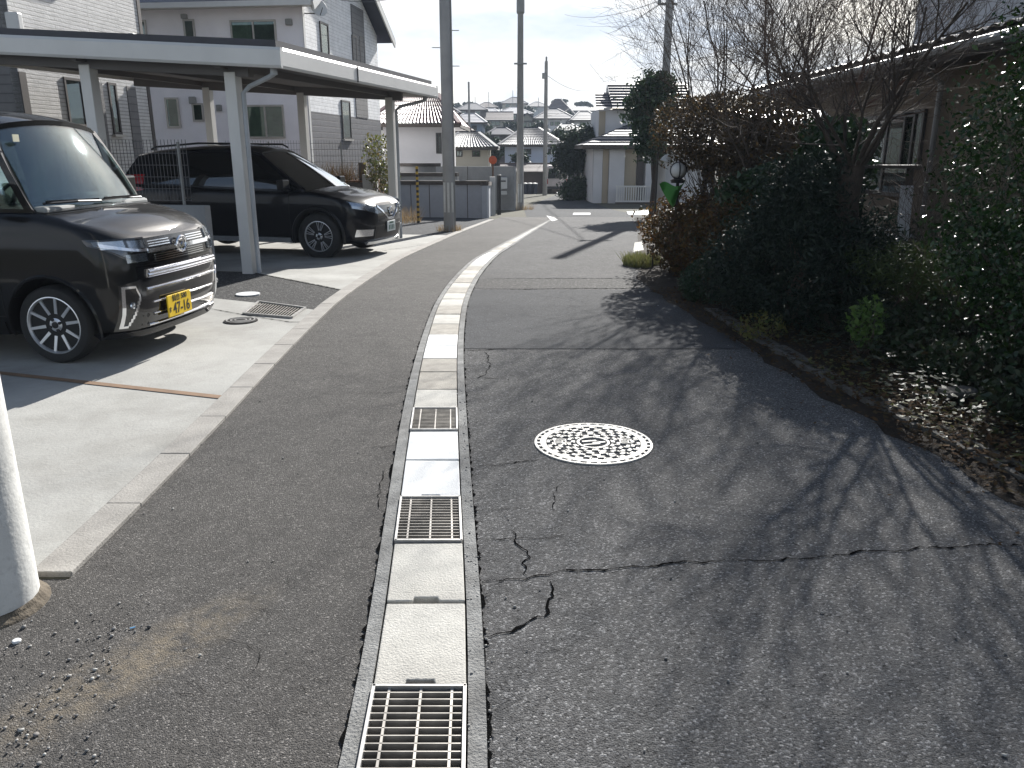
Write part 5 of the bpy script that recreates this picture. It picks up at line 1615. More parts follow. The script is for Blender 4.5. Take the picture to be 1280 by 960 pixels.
def shrub(name, label, blobs, size, m, seed, cat='shrub', group=None, stem=18, sr=.012, smat=None, **kw):
    rg = np.random.default_rng(seed); rr = random.Random(seed)
    cx = sum(b[0] for b in blobs) / len(blobs); cy_ = sum(b[1] for b in blobs) / len(blobs)
    o = empty(name, (cx, cy_, gz(cy_)), label, cat, group)
    foliage('foliage', o, rg, blobs, size, m, **kw)
    tips = []
    for k in range(stem):
        b = rr.choice(blobs); d = unit(rg, 1)[0] * rr.uniform(.4, .95)
        tips.append((b[0] + d[0] * b[3], b[1] + d[1] * b[4], max(gz(b[1]) + .05, b[2] + abs(d[2]) * b[5] * .9)))
    if stem: stems('stem_cluster', o, rr, (cx, cy_, gz(cy_) - .03), tips, sr, smat or M_twig)
    return o
hg = 'garden shrubs along the right road edge'
shrub('russet_shrub', 'reddish brown leafy shrub at the far end of the hedge', [(2.30, 10.2, .40, .58, 1.25, .52, 9500), (2.35, 11.2, .5, .6, .9, .5, 4500)], .045, L_rus, 11, group=hg, stem=50, gap=.32, shell=.35)
shrub('vine_hedge', 'tall brown tangle of dry leaves and vines left of the bare trees', [(2.62, 11.2, 1.75, .72, 1.4, .60, 12500), (2.90, 10.4, 1.1, .45, 1.0, .7, 6000), (2.98, 9.7, 1.45, .5, .9, .80, 5600), (3.25, 10.6, 1.75, .5, .8, .5, 3600)], .045, L_bro, 12, 'hedge', hg, stem=420, sr=.008, smat=M_bark, gap=.36, shell=.25)
shrub('russet_shrub', 'orange and brown shrub between the round bush and the juniper', [(2.40, 8.75, .50, .50, .75, .55, 7500)], .042, L_rus, 13, group=hg, stem=40, gap=.35, shell=.35)
shrub('box_bush', 'small rounded dark green bush at the road edge', [(1.98, 8.15, .20, .27, .29, .27, 5200)], .026, L_box, 14, 'bush', hg, stem=6, gap=.1, shell=.7)
shrub('juniper', 'dense dark juniper bush in the middle of the garden edge', [(2.45, 6.95, .55, .56, .62, .62, 15000), (2.55, 7.0, 1.15, .38, .42, .36, 7000), (2.15, 7.25, .5, .36, .42, .48, 6500), (2.85, 6.6, .5, .34, .4, .5, 5500)], .05, L_jun, 15, 'bush', hg, stem=30, asp=.28, gap=.22, shell=.45, clump=14, cr=.06)
shrub('evergreen_shrub', 'dark leafy evergreen behind the juniper and among bare trunks', [(3.30, 8.5, 1.42, .42, .5, .50, 3000), (3.1, 8.4, .8, .5, .5, .5, 2600), (2.6, 8.9, .9, .35, .4, .5, 1800)], .075, L_dkg, 16, group=hg, stem=26, sr=.014, gap=.35, shell=.3)
cam_ = shrub('camellia', 'tall glossy leaved camellia filling the right edge', [(3.56, 5.45, 1.35, .70, .7, .80, 11500), (3.72, 5.4, 2.2, .52, .6, .65, 7400), (3.30, 5.1, .80, .48, .45, .40, 4400), (3.98, 5.2, 2.75, .45, .5, .4, 3200), (3.38, 4.75, .45, .42, .5, .38, 3600)], .038, L_cam, 17, 'tree', hg, stem=50, sr=.016, smat=M_bark, asp=.48, gap=.30, shell=.55, clump=9, cr=.07)
shrub('dwarf_pine', 'low yellow green dwarf pine right of the thick bare trunk', [(3.05, 6.3, .62, .36, .36, .22, 3200), (3.3, 6.5, .45, .3, .3, .22, 1800)], .07, L_pine, 18, 'bush', hg, stem=14, asp=.10, gap=.25, shell=.2, clump=10, cr=.05)
shrub('leafy_plant', 'sunlit bright green leafy plant at the foot of the bare tree', [(2.58, 5.72, .30, .15, .15, .20, 480)], .038, L_fresh, 19, 'plant', hg, stem=9, sr=.006, asp=.6, shell=.2)
shrub('leafy_plant', 'low yellow green plant poking out beneath the juniper', [(2.02, 6.35, .13, .22, .2, .13, 420)], .032, L_yel, 20, 'plant', hg, stem=8, sr=.004, asp=.5, shell=.2)
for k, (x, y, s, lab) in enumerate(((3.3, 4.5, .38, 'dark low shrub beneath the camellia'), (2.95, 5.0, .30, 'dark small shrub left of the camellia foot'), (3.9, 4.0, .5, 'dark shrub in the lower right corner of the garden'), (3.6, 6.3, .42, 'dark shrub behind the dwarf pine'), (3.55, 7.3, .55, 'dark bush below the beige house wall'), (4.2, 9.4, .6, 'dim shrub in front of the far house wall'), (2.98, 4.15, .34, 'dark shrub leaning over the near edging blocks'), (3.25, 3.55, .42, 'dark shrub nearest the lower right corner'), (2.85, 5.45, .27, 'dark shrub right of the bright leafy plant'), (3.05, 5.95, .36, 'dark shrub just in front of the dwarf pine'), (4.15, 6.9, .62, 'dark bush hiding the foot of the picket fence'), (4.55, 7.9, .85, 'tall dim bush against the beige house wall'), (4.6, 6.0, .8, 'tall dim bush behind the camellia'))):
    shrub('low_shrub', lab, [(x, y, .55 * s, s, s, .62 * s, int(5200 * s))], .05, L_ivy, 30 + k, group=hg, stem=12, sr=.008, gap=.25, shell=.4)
# leaf litter and ground leaves: nobody could count these
rg = np.random.default_rng(77)
def ground_leaves(name, n, x0, x1, y0, y1, size, m, h=.05, up=.0):
    y = rg.uniform(y0, y1, n); t = rg.uniform(0, 1, n)
    rr_ = np.array([road_r(v) for v in y])
    x = rr_ + x0 + (x1 - x0) * t
    z = np.array([gz(v) for v in y]) + np.minimum(.12, .03 + .05 * (x - rr_)) + rg.uniform(.0, 1, n) * h
    V, Fc = leaf_quads(rg, np.stack([x, y, z], 1), size, .6, .75)
    return tag(np_obj(name, V, Fc, m), kind='stuff')
ground_leaves('fallen_leaves', 4600, -.09, .75, 2.4, 9, .032, L_lit, .03)
ground_leaves('fallen_leaves', 900, .05, .5, 2.6, 5.2, .04, L_lit, .05)
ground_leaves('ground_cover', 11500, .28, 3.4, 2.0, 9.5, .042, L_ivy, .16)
ground_leaves('ground_cover', 900, .12, .7, 2.6, 5.6, .035, L_yel, .05)
for k in range(60):
    pass
rgl = np.random.default_rng(78)
n = 150; yy = rgl.uniform(2.4, 9, n); xx = np.array([road_r(v) for v in yy]) - np.abs(rgl.normal(0, .22, n))
V, Fc = leaf_quads(rgl, np.stack([xx, yy, np.array([gz(v) for v in yy]) + .016], 1), .024, .55, .9)
tag(np_obj('fallen_leaves', V, Fc, L_lit), kind='stuff')

# bare trees
def bare_tree(label, base, stems_, H, seed, r0=.07, spread=.55, name='bare_tree', kids_=(5, 4, 3), m=None, group='leafless trees in the right garden', trunk=None, tk=1.0):
    rr = random.Random(seed)
    o = empty(name, base, label, 'tree', group)
    T, Bm, Tw = MB(), MB(), MB()
    def grow(p, d, L, r, depth, mb):
        n = 6
        pts = [p]; q = p; dd = d.copy(); rs = [r]
        for k in range(n):
            dd = (dd + Vector((rr.gauss(0, .13), rr.gauss(0, .13), rr.gauss(.03, .09)))).normalized()
            q = q + dd * L / n; pts.append(q); rs.append(r * (1 - .62 * (k + 1) / n))
        mb.tube(pts, rs, 8 if r > .02 else (5 if r > .006 else 3), False)
        if depth >= len(kids_): return
        for c in range(kids_[depth] + rr.randint(-1, 1)):
            f = rr.uniform(.30, 1.0); k = min(n - 1, int(f * n)); pp = pts[k].lerp(pts[k + 1], rr.random())
            ax = (pts[k + 1] - pts[k]).normalized()
            side = ax.cross(Vector((rr.gauss(0, 1), rr.gauss(0, 1), rr.gauss(0, 1)))).normalized()
            nd = (ax * rr.uniform(.5, 1.0) + side * rr.uniform(.45, .95) + Vector((0, 0, .18))).normalized()
            grow(pp, nd, L * rr.uniform(.42, .70), max(.0018, rs[k] * rr.uniform(.36, .58)), depth + 1, Bm if depth == 0 else Tw)
    base = Vector(base)
    top = base
    if trunk:
        pts = [base + Vector((0, 0, -.08)), base + Vector((.015, .01, trunk * .4)), base + Vector((-.02, .02, trunk * .8)), base + Vector((.0, .0, trunk))]
        T.tube(pts, [r0 * 1.9 * tk, r0 * 1.45 * tk, r0 * 1.4 * tk, r0 * 1.3 * tk], 12)
        top = base + Vector((0, 0, trunk * .93))
    for k in range(stems_):
        t = 2 * math.pi * (k + rr.random() * .7) / stems_
        d = Vector((math.cos(t) * spread * rr.uniform(.5, 1.2), math.sin(t) * spread * rr.uniform(.5, 1.2), 1)).normalized()
        grow(top + Vector((math.cos(t), math.sin(t), 0)) * r0 * .4, d, H * rr.uniform(.75, 1.1), r0 * rr.uniform(.5, .85), 0, T if trunk is None else T)
    T.build('trunk', m or M_bark, o, smooth=True, recalc=False)
    Bm.build('branches', m or M_bark, o, smooth=True, recalc=False)
    Tw.build('twigs', M_twig, o, recalc=False)
    return o
bare_tree('thick trunked bare tree spreading in front of the beige house', (2.78, 6.75, .05), 9, 1.35, 3, .030, .90, kids_=(9, 7, 5), trunk=1.35, m=M_barkd, tk=2.4)
bare_tree('many stemmed bare tree rising behind the juniper', (2.95, 9.4, .05), 8, 2.05, 8, .022, .45, kids_=(9, 7, 4), trunk=.8)
bare_tree('tall bare tree with smooth curved stems above the brown hedge', (2.72, 11.6, .0), 7, 2.7, 21, .025, .40, kids_=(9, 7, 5), trunk=1.2)
bare_tree('bare tree with a reddish trunk close to the white canopy', (3.75, 10.6, .05), 6, 2.3, 33, .034, .5, kids_=(8, 6, 4), trunk=1.4, m=mat('reddish_bark', (.12, .06, .04), .9, 0, .3, 12, .8, 50))
bare_tree('thin bare shrub standing before the beige house window', (4.05, 7.7, .05), 12, 1.35, 41, .011, .5, 'bare_shrub', (6, 5), group='leafless trees in the right garden')
bare_tree('dry twiggy shrub left of the camellia', (3.55, 6.1, .05), 12, 1.15, 43, .009, .5, 'bare_shrub', (6, 4))
# edging blocks between bed and road
M_block = mat('old_block', (.10, .095, .085), .9, 0, .35, 12, .8, 80, .3, spots=.5, dirt=((.04, .035, .025), .8))
bg_ = 'old edging blocks at the garden border'
r = random.Random(9)
y = 3.05; k = 0
labs = ['mossy concrete edging block with holes nearest the photographer', 'second worn edging block among fallen leaves', 'third edging block tilted in the leaf litter']
while y < 7.6:
    x = road_r(y + .15) + .16 + r.uniform(-.015, .02)
    d = Vector((road_r(y + .35) - road_r(y), .35, 0)); an = math.atan2(d.y, d.x) + r.uniform(-.06, .06)
    o = empty('edging_block', (x, y + .17, gz(y) + .012), labs[k] if k < 3 else 'half buried edging block in the dark row under the shrubs', 'edging block', bg_, rz=an)
    mb = MB(); t = r.uniform(-.06, .06)
    for yy_ in (-.05, .05): mb.box((0, yy_, .012), (.36, .035, .05), 0, Matrix.Rotation(t, 4, 'X'))
    for xx_ in (-.16, -.055, .055, .16): mb.box((xx_, 0, .011), (.035, .065, .048), 0, Matrix.Rotation(t, 4, 'X'))
    mb.build('block', M_block, o, local=True)
    y += .385; k += 1
p = gp(1195, 492, .1)
o = empty('stepping_stone', (p.x, p.y, .11), 'flat grey stepping stone in the dark garden bed', 'stone', rz=.3)
mb = MB(); mb.prism([(-.12, -.06), (.08, -.08), (.14, -.02), (.11, .06), (-.08, .07)], -.02, .02); mb.build('slab', M_block, o, local=True, bevel=.015)

# grass tufts and dry weeds
def tuft(name, label, c, rad, n, h, m, seed, kind=None, cat='grass', z0=None):
    rg = np.random.default_rng(seed)
    a = rg.uniform(0, 6.28, n); q = rad * np.sqrt(rg.uniform(0, 1, n))
    x = c[0] + q * np.cos(a); y = c[1] + q * np.sin(a) * (1.6)
    z = np.array([gz(v) if z0 is None else z0 for v in y]) + .01
    hh = h * rg.uniform(.4, 1.2, n); l = rg.normal(0, .35, (n, 2)) * hh[:, None]; w = .004 + .003 * rg.uniform(size=n)
    t = rg.uniform(0, 6.28, n); s = np.stack([np.cos(t) * w, np.sin(t) * w, 0 * w], 1)
    b = np.stack([x, y, z], 1); tip = b + np.stack([l[:, 0], l[:, 1], hh], 1)
    V = np.stack([b - s, b + s, tip + s * .2, tip - s * .2], 1).reshape(-1, 3)
    o = np_obj(name, V, np.arange(4 * n).reshape(-1, 4), m)
    return tag(o, label, cat) if not kind else tag(o, kind=kind)
p = gp(797, 334); tuft('grass_tuft', 'yellowish grass tuft at the road edge before the hedge', (p.x + .1, p.y + .2), .28, 1500, .16, L_gras, 1)
p = gp(562, 289); tuft('dry_weeds', 'dry weeds round the foot of the nearest utility pole', (p.x, p.y), .3, 260, .14, L_dry, 2, cat='weeds')
p = gp(513, 274); tuft('dry_weeds', 'tall pale dry weeds beside the striped pole', (p.x, 23), .6, 420, .38, L_dry, 3, cat='weeds')
p = gp(652, 262); tuft('dry_weeds', 'dry weeds round the foot of the second utility pole', (p.x, p.y), .5, 260, .2, L_dry, 4, cat='weeds')
for k, u in enumerate((395, 418, 440)):
    c = at(u, 222, 20.0); tuft('dry_weeds', ('dry reddish stalks at the left end of the planter bed', 'dry reddish stalks in the middle of the planter bed', 'dry reddish stalks at the right end of the planter bed')[k], (c.x, c.y), .35, 220, .42, L_rus, 50 + k, cat='weeds', z0=f0.z - .1)
shrub('loose_shrub', 'thin leafed yellow green shrub beside the dark timber post', [tuple(at(474, 196, 19.2)) + (.42, .42, .62, 900), tuple(at(480, 222, 19.2)) + (.35, .4, .4, 450)], .07, L_yel, 60, stem=30, sr=.012, shell=.2, gap=.2)
c = at(868, 345, 9.0)

# evergreens further along
def big_tree(label, blobs, trunk, seed, size, m=L_tree, name='evergreen_tree', group='evergreen trees along the lane', gap=.2, tr=.12):
    rg = np.random.default_rng(seed); rr = random.Random(seed)
    o = empty(name, (trunk[0], trunk[1], gz(trunk[1])), label, 'tree', group)
    foliage('crown', o, rg, blobs, size, m, gap=gap, shell=.45, freq=3.0, clump=12, cr=.16, asp=.55)
    g = gz(trunk[1]); top = max(b[2] for b in blobs)
    mb = MB(); mb.tube([(trunk[0], trunk[1], g - .2), (trunk[0] + .05, trunk[1], g + (top - g) * .4), (trunk[0], trunk[1] + .05, top)], [tr, tr * .7, tr * .3], 8, False)
    for b in blobs:
        for k in range(5):
            d = unit(rg, 1)[0] * .7; z = g + (top - g) * rr.uniform(.25, .7)
            mb.tube([(trunk[0], trunk[1], min(z, b[2])), ((trunk[0] + b[0]) / 2, (trunk[1] + b[1]) / 2, (min(z, b[2]) + b[2]) / 2 + .1), (b[0] + d[0] * b[3], b[1] + d[1] * b[4], b[2] + d[2] * b[5])], [tr * .4, tr * .25, tr * .1], 5, False)
    mb.build('trunk', M_barkd, o, smooth=True, recalc=False)
    return o
def px_blob(u, v, y, ru, rv, n, ry=None):
    c = at(u, v, y); k = y / CP / F * .98
    return (c.x, c.y, c.z, ru * k, (ry or ru) * k, rv * k, n)
big_tree('clipped evergreen tree just left of the brown hedge, before the dark pole', [px_blob(812, 135, 26.6, 24, 30, 5200), px_blob(824, 112, 26.6, 16, 14, 2000), px_blob(812, 182, 26.4, 14, 12, 1700)], (at(818, 200, 26.6).x, 26.6), 71, .13, L_dkg)
big_tree('broad dark evergreen tree left of the white bungalow', [px_blob(722, 190, 43, 22, 26, 6500), px_blob(738, 172, 43.5, 14, 12, 1800), px_blob(706, 200, 42.5, 12, 16, 1800)], (at(722, 220, 43).x, 43), 72, .16, L_tree)
big_tree('round dark bush below the broad evergreen', [px_blob(722, 236, 41.5, 16, 12, 3600), px_blob(714, 243, 41.2, 12, 7, 1400)], (at(722, 240, 41.5).x, 41.5), 73, .12, L_dkg, 'round_bush', tr=.06)
# ------------------------------------------------------------------ right hand house, bungalow, far houses
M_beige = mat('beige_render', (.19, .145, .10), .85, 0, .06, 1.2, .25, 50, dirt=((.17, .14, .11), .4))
M_tiled = mat('dark_glazed_tile', (.04, .036, .038), .42, 0, .2, 3)
M_tilered = mat('red_brown_tile', (.11, .038, .034), .48, 0, .2, 4)
M_tileblue = mat('blue_grey_tile', (.032, .04, .058), .55, 0, .2, 3)
M_slate = mat('blue_slate', (.035, .04, .055), .52, .0, .2, 2)
M_canopy = mat('glossy_white_sheet', (.80, .80, .79), .28, .5, .04, 3)
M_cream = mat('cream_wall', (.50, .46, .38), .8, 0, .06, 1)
M_whitew = mat('white_house_wall', (.56, .56, .57), .8, 0, .05, 1.2, dirt=((.36, .36, .36), .25))
M_tanw = mat('tan_wall', (.36, .31, .235), .8, 0, .06, 1.2)
M_bluew = mat('blue_grey_wall', (.20, .25, .33), .8, 0, .06, 1)
M_palebl = mat('pale_blue_wall', (.50, .55, .66), .8, 0, .05, 1)
M_brw = mat('dark_brown_wall', (.10, .08, .075), .8, 0, .1, 1)
M_greyr = mat('grey_roof', (.11, .11, .125), .7, 0, .15, 2)
M_brownr = mat('brown_roof', (.09, .065, .06), .7, 0, .15, 2)
M_lightr = mat('light_roof', (.34, .34, .36), .6, 0, .08, 2)

def tiles(mb, A, B, C, D, nu, nv, amp=.045, step=.012, k=6):
    """wavy tiled slope; A-B eave, D-C ridge"""
    A, B, C, D = map(Vector, (A, B, C, D))
    n = (B - A).cross(D - A).normalized()
    if n.z < 0: n = -n
    P = []
    for j in range(nv):
        for e in (0, 1):
            row = []
            t = (j + e * .999) / nv
            for i in range(nu * k + 1):
                s = i / (nu * k)
                p = (A.lerp(B, s)).lerp(D.lerp(C, s), t)
                row.append(p + n * (amp * abs(math.sin(math.pi * i / k)) + step * (1 - e)))
            P.append(row)
    mb.grid(P)
def rows(mb, A, B, C, D, nv, step=.03):
    A, B, C, D = map(Vector, (A, B, C, D))
    n = (B - A).cross(D - A).normalized()
    if n.z < 0: n = -n
    P = []
    for j in range(nv):
        for e in (0, 1):
            t = (j + e) / nv
            P.append([A.lerp(D, t) + n * step * (1 - e), B.lerp(C, t) + n * step * (1 - e)])
    mb.grid(P)

# ---- beige house behind the garden
X0 = 5.35; EX = 4.85; EZ = 2.62; Y0, Y1 = 5.2, 17.0
hg_ = empty('beige_house', (X0 + 2.5, 9.5, 0), 'dim beige house with dark tiled eaves behind the bare trees', 'house')
fG = Facade((X0, Y0, 0), (0, 1, 0), (-1, 0, 0))
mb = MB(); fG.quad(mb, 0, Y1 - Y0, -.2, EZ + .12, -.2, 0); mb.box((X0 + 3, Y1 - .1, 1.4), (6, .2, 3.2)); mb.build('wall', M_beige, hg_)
mb = MB(); fG.quad(mb, 0, Y1 - Y0, -.2, .45, .0, .02); mb.build('foundation', M_wallc, hg_)
mb = MB()
tiles(mb, (EX, Y0 - .5, EZ + .06), (EX, Y1 + .5, EZ + .06), (EX + 4.6, Y1 + .5, EZ + .85), (EX + 4.6, Y0 - .5, EZ + .85), 46, 14)
rf = mb.build('roof', M_tiled, hg_, recalc=False, smooth=True)
mb = MB(); mb.bar((EX + .05, Y0 - .5, EZ - .04), (EX + .05, Y1 + .5, EZ - .04), .04, .20); mb.box(((EX + X0) / 2, (Y0 + Y1) / 2, EZ - .10), (X0 - EX, Y1 - Y0 + 1, .03)); mb.build('eave_board', M_brown, hg_)
mb = MB(); mb.tube([(EX - .05, Y0 - .4, EZ - .02), (EX - .05, Y1 + .4, EZ - .06)], .055, 8); mb.tube([(EX - .04, 10.4, EZ - .03), (X0 - .06, 10.5, EZ - .3), (X0 - .06, 10.5, 0)], .035, 8); mb.build('gutter', M_fpost, hg_, smooth=True)
w_ = fG.window(hg_, fG.wpx(1155, 1130, 138, 212), M_wfr, 2, curtain=.9)
fG.window(hg_, (5.9, 7.5, .9, 2.0), M_wfr, 2)
# upper storey with its own gable and roof
mb = MB(); q = [(6.5, 10.2), (9.5, 10.2), (9.5, 14), (6.5, 14)]
mb.prism(q, 3.0, 4.6); mb.build('upper_wall', M_whitew, hg_)
mb = MB(); mb.add([(6.3, 9.9, 4.4), (9.6, 9.9, 4.4), (9.6, 14.2, 4.4), (6.3, 14.2, 4.4), (8.0, 9.9, 6.2), (8.0, 14.2, 6.2)], [(0, 1, 4), (2, 3, 5), (0, 4, 5, 3), (1, 2, 5, 4), (3, 2, 1, 0)]); mb.build('gable', M_whitew, hg_)
mb = MB(); tiles(mb, (8.9, 8.6, 3.9), (12.5, 8.6, 3.9), (12.5, 11.2, 5.6), (8.9, 11.2, 5.6), 16, 12); mb.build('upper_roof', M_tiled, hg_, recalc=False, smooth=True)

# glossy white terrace canopy, its tilt and gloss set to mirror the sun
cpy = empty('terrace_canopy', (4.0, 12.2, gz(12)), 'bright glossy white terrace canopy glinting behind the bare stems', 'canopy')
z = at(990, 156, 11.6).z
mb = MB(); x0_, x1_ = at(931, 150, 11.6).x, at(1050, 150, 11.6).x
mb.slab([[Vector((x, y_, z + (y_ - 11.6) * .32)) for y_ in (11.6, 12.3)] for x in (x0_, x1_)], [[Vector((x, y_, z + .01 + (y_ - 11.6) * .32)) for y_ in (11.6, 12.3)] for x in (x0_, x1_)]); mb.build('sheet', M_canopy, cpy)
mb = MB()
for k in range(5):
    x = x0_ + (x1_ - x0_) * k / 4; mb.bar((x, 11.6, z - .03), (x, 12.3, z + .18), .04, .05)
mb.bar((x0_, 11.6, z - .04), (x1_, 11.6, z - .04), .05, .06); mb.build('rafter_frame', M_wfr, cpy)
for x in (x0_ + .05, x1_ - .05):
    mb = MB(); mb.box((x, 11.6, (z + gz(11.6)) / 2 - .05), (.07, .07, z - gz(11.6))); mb.build('post', M_wfr, cpy)

# garden furniture
o = empty('garden_shelf', (3.55, 8.1, .05), 'dark timber garden shelf between the bare trunks', 'shelf')
for z, x0, x1 in ((1.36, 3.2, 3.95), (1.12, 3.15, 3.6)):
    mb = MB(); mb.bar((x0, 8.1, z), (x1, 8.1, z), .22, .03); mb.build('plank', M_brown, o)
for x in (3.2, 3.9):
    mb = MB(); mb.box((x, 8.1, .70), (.05, .05, 1.30)); mb.build('leg', M_brown, o)
o = empty('white_board', (3.95, 7.6, .05), 'narrow pale board leaning behind the garden shrubs', 'board')
a = at(1134, 264, 7.9); b = at(1134, 232, 8.0)
mb = MB(); mb.bar((a.x, a.y, .2), (b.x, b.y, b.z), .12, .02, (0, 1, 0)); mb.build('panel', M_whitew, o)
o = empty('picket_fence', (4.0, 6.9, .08), 'low dark picket fence deep in the garden shade', 'fence')
mb = MB(); mb.bar((3.7, 7.1, .52), (4.9, 6.5, .52), .03, .05); mb.bar((3.7, 7.1, .25), (4.9, 6.5, .25), .03, .05); mb.build('rail_pair', M_fpost, o)
for k in range(13):
    p = Vector((3.7, 7.1, 0)).lerp(Vector((4.9, 6.5, 0)), k / 12); mb = MB(); mb.box((p.x, p.y - .03, .36), (.05, .02, .62), .46); mb.build('picket', M_fpost, o)
# globe lamp, hook lamp, green net
c = at(848, 213, 10.9)
o = empty('globe_lamp', (c.x, c.y, gz(10.9)), 'white globe lamp held by a black cross bracket at the hedge end', 'lamp')
mb = MB(); n = 10; mb.lathe([(.10 * math.sin(math.pi * k / n), -.10 * math.cos(math.pi * k / n)) for k in range(n + 1)], 20, Matrix.Translation(c)); mb.build('globe', M_white, o, smooth=True)
mb = MB(); mb.tube([(c.x, c.y, gz(10.9)), (c.x, c.y, c.z - .11)], .022, 8)
for a in (0, 1):
    mb.tube([c + Vector((.106 * math.cos(t) * (1 - a) * 1.0, .106 * math.cos(t) * a - (.0), .106 * math.sin(t))) for t in np.linspace(-math.pi / 2, math.pi * 1.5, 25)], .008, 5, False)
mb.lathe([(.09, -.16), (.10, -.12), (.03, -.09)], 14, Matrix.Translation(c)); mb.build('bracket', M_trim, o)
c = at(833, 200, 11.2)
o = empty('hook_lamp', (c.x, c.y, gz(11)), 'small white shaded lamp on a thin black rod left of the globe', 'lamp')
mb = MB(); mb.lathe([(.02, .08), (.05, .05), (.085, -.03), (.0, -.02)], 16, Matrix.Translation(c) @ Matrix.Rotation(R(25), 4, 'Y')); mb.build('shade', M_lidw, o, smooth=True)
mb = MB(); mb.tube([(c.x - .12, c.y, gz(11)), (c.x - .12, c.y, c.z + .1), (c.x - .05, c.y, c.z + .13), (c.x, c.y, c.z + .07)], .012, 6); mb.build('rod', M_trim, o)
c = at(839, 243, 10.6)
P = []
for i in range(9):
    row = []
    for j in range(7):
        s, t = i / 8, j / 6
        x = (-.16 + .32 * s) * (1 - .85 * t) + .04 * t; z = .13 - .28 * t + .03 * math.sin(s * 7)
        row.append(c + Vector((x, .05 * math.sin(s * 6 + t * 4) + .06 * t, z)))
    P.append(row)
o = MB().slab(P, [[q + Vector((0, .006, 0)) for q in r] for r in P]).build('green_net', leafmat('green_net_cloth', [(.10, .34, .08), (.13, .38, .10)], .7, .45), smooth=True)
tag(o, 'bright green pointed cloth hung at the end of the hedge', 'cloth')
# pale slabs at the lane side
for k, (q, lab) in enumerate(((((783, 266), (812, 265), (818, 276), (795, 277)), 'white sunlit concrete ramp in front of the bungalow porch'), (((793, 306), (803, 305), (806, 318), (790, 319)), 'pale concrete slab beyond the yellowish grass tuft'))):
    P = [gp(*x) for x in q]
    o = MB().prism([(p.x, p.y) for p in P], gz(P[0].y) - .05, gz(P[0].y) + .045).build('concrete_slab', M_lidw if k == 0 else M_lid, bevel=.01); tag(o, lab, 'slab')
c = gp(806, 279); o = MB().bar((c.x - .2, c.y, gz(c.y) + .06), (c.x + .35, c.y - .5, gz(c.y) + .10), .16, .05).build('timber_block', M_cream, bevel=.01); tag(o, 'pale timber block lying on the white ramp', 'timber')

# ---- white bungalow
yF = 38.0
fF = Facade((at(741, 220, yF).x, yF, 0), (1, 0, 0), (0, -1, 0))
hf = empty('white_bungalow', (fF.p0.x + 4, yF + 3, gz(yF)), 'white house with slate hip roof and a porch balustrade facing the lane', 'house')
gF = gz(yF) - .2
def fx(u, v=220): return fF.sz(u, v)[0]
def fz(v, u=780): return fF.sz(u, v)[1]
ez = fz(182)
W = 5.6
mb = MB(); mb.box((fF.p0.x + W / 2, yF + 3.2, (gF + ez) / 2), (W, 6.0, ez - gF)); mb.build('wall', M_whitew, hf)
mb = MB(); fF.quad(mb, fx(760), fx(779), gF, ez, .0, .35); mb.build('bay_wall', M_whitew, hf)
mb = MB(); fF.quad(mb, fx(752.5), fx(759.5), gF, ez, .0, .23); mb.build('tan_panel', M_tanw, hf)
mb = MB(); fF.quad(mb, fx(779.5), fx(794), gF, ez, .195, .23); mb.build('porch_wall', M_tanw, hf)
mb = MB(); fF.quad(mb, fx(741), fx(752), gF, ez, .195, .24); mb.build('side_panel', M_whitew, hf)
mb = MB(); fF.quad(mb, fx(794.5), fx(803), gF + .3, fz(192), .20, .25); mb.build('door', M_brown, hf)
mb = MB(); fF.quad(mb, fx(805), fx(826), gF, ez, .20, .45); mb.build('bay_wall', M_whitew, hf)
fF.window(hf, (fx(806.5) + .0, fx(806.5) + .001 + .12, fz(240), fz(195)), M_wfr, 1, fw=.02) if False else None
mb = MB(); a = fx(767); b = fx(822)
fF.quad(mb, a, b, gF, fz(251), .9, 1.1); mb.build('porch_base', M_coping, hf)
mb = MB(); fF.quad(mb, a, b, fz(233), fz(231), .96, 1.04); fF.quad(mb, a, b, fz(251), fz(249), .96, 1.04); bal = mb.build('balustrade', M_white, hf)
for k in range(19):
    mb = MB(); x = a + (b - a) * (k + .3) / 19; fF.quad(mb, x, x + .05, fz(249), fz(233), .975, 1.025); mb.build('baluster', M_white, bal)
xl, xr_ = fx(725), W + .6
rzt = ez + 1.15
mb = MB()
A, B = fF.P(xl, ez, .8), fF.P(xr_, ez, .8); C, D = fF.P(xr_ - 2.8, rzt, -2.6), fF.P(xl + 2.9, rzt, -2.6)
rows(mb, A, B, C, D, 9, .035)
E = fF.P(xl, ez, -6.2)
rows(mb, E, A, D, D, 9, .035)
mb.build('roof', M_slate, hf, recalc=False)
mb = MB(); fF.quad(mb, xl + .02, xr_, ez - .14, ez - .01, .70, .78); mb.bar(fF.P(xl + .04, ez - .07, .76), fF.P(xl + .04, ez - .07, -6), .06, .13); fF.quad(mb, xl + .1, xr_, ez - .16, ez - .12, -.1, .7); mb.build('fascia', M_coping, hf)
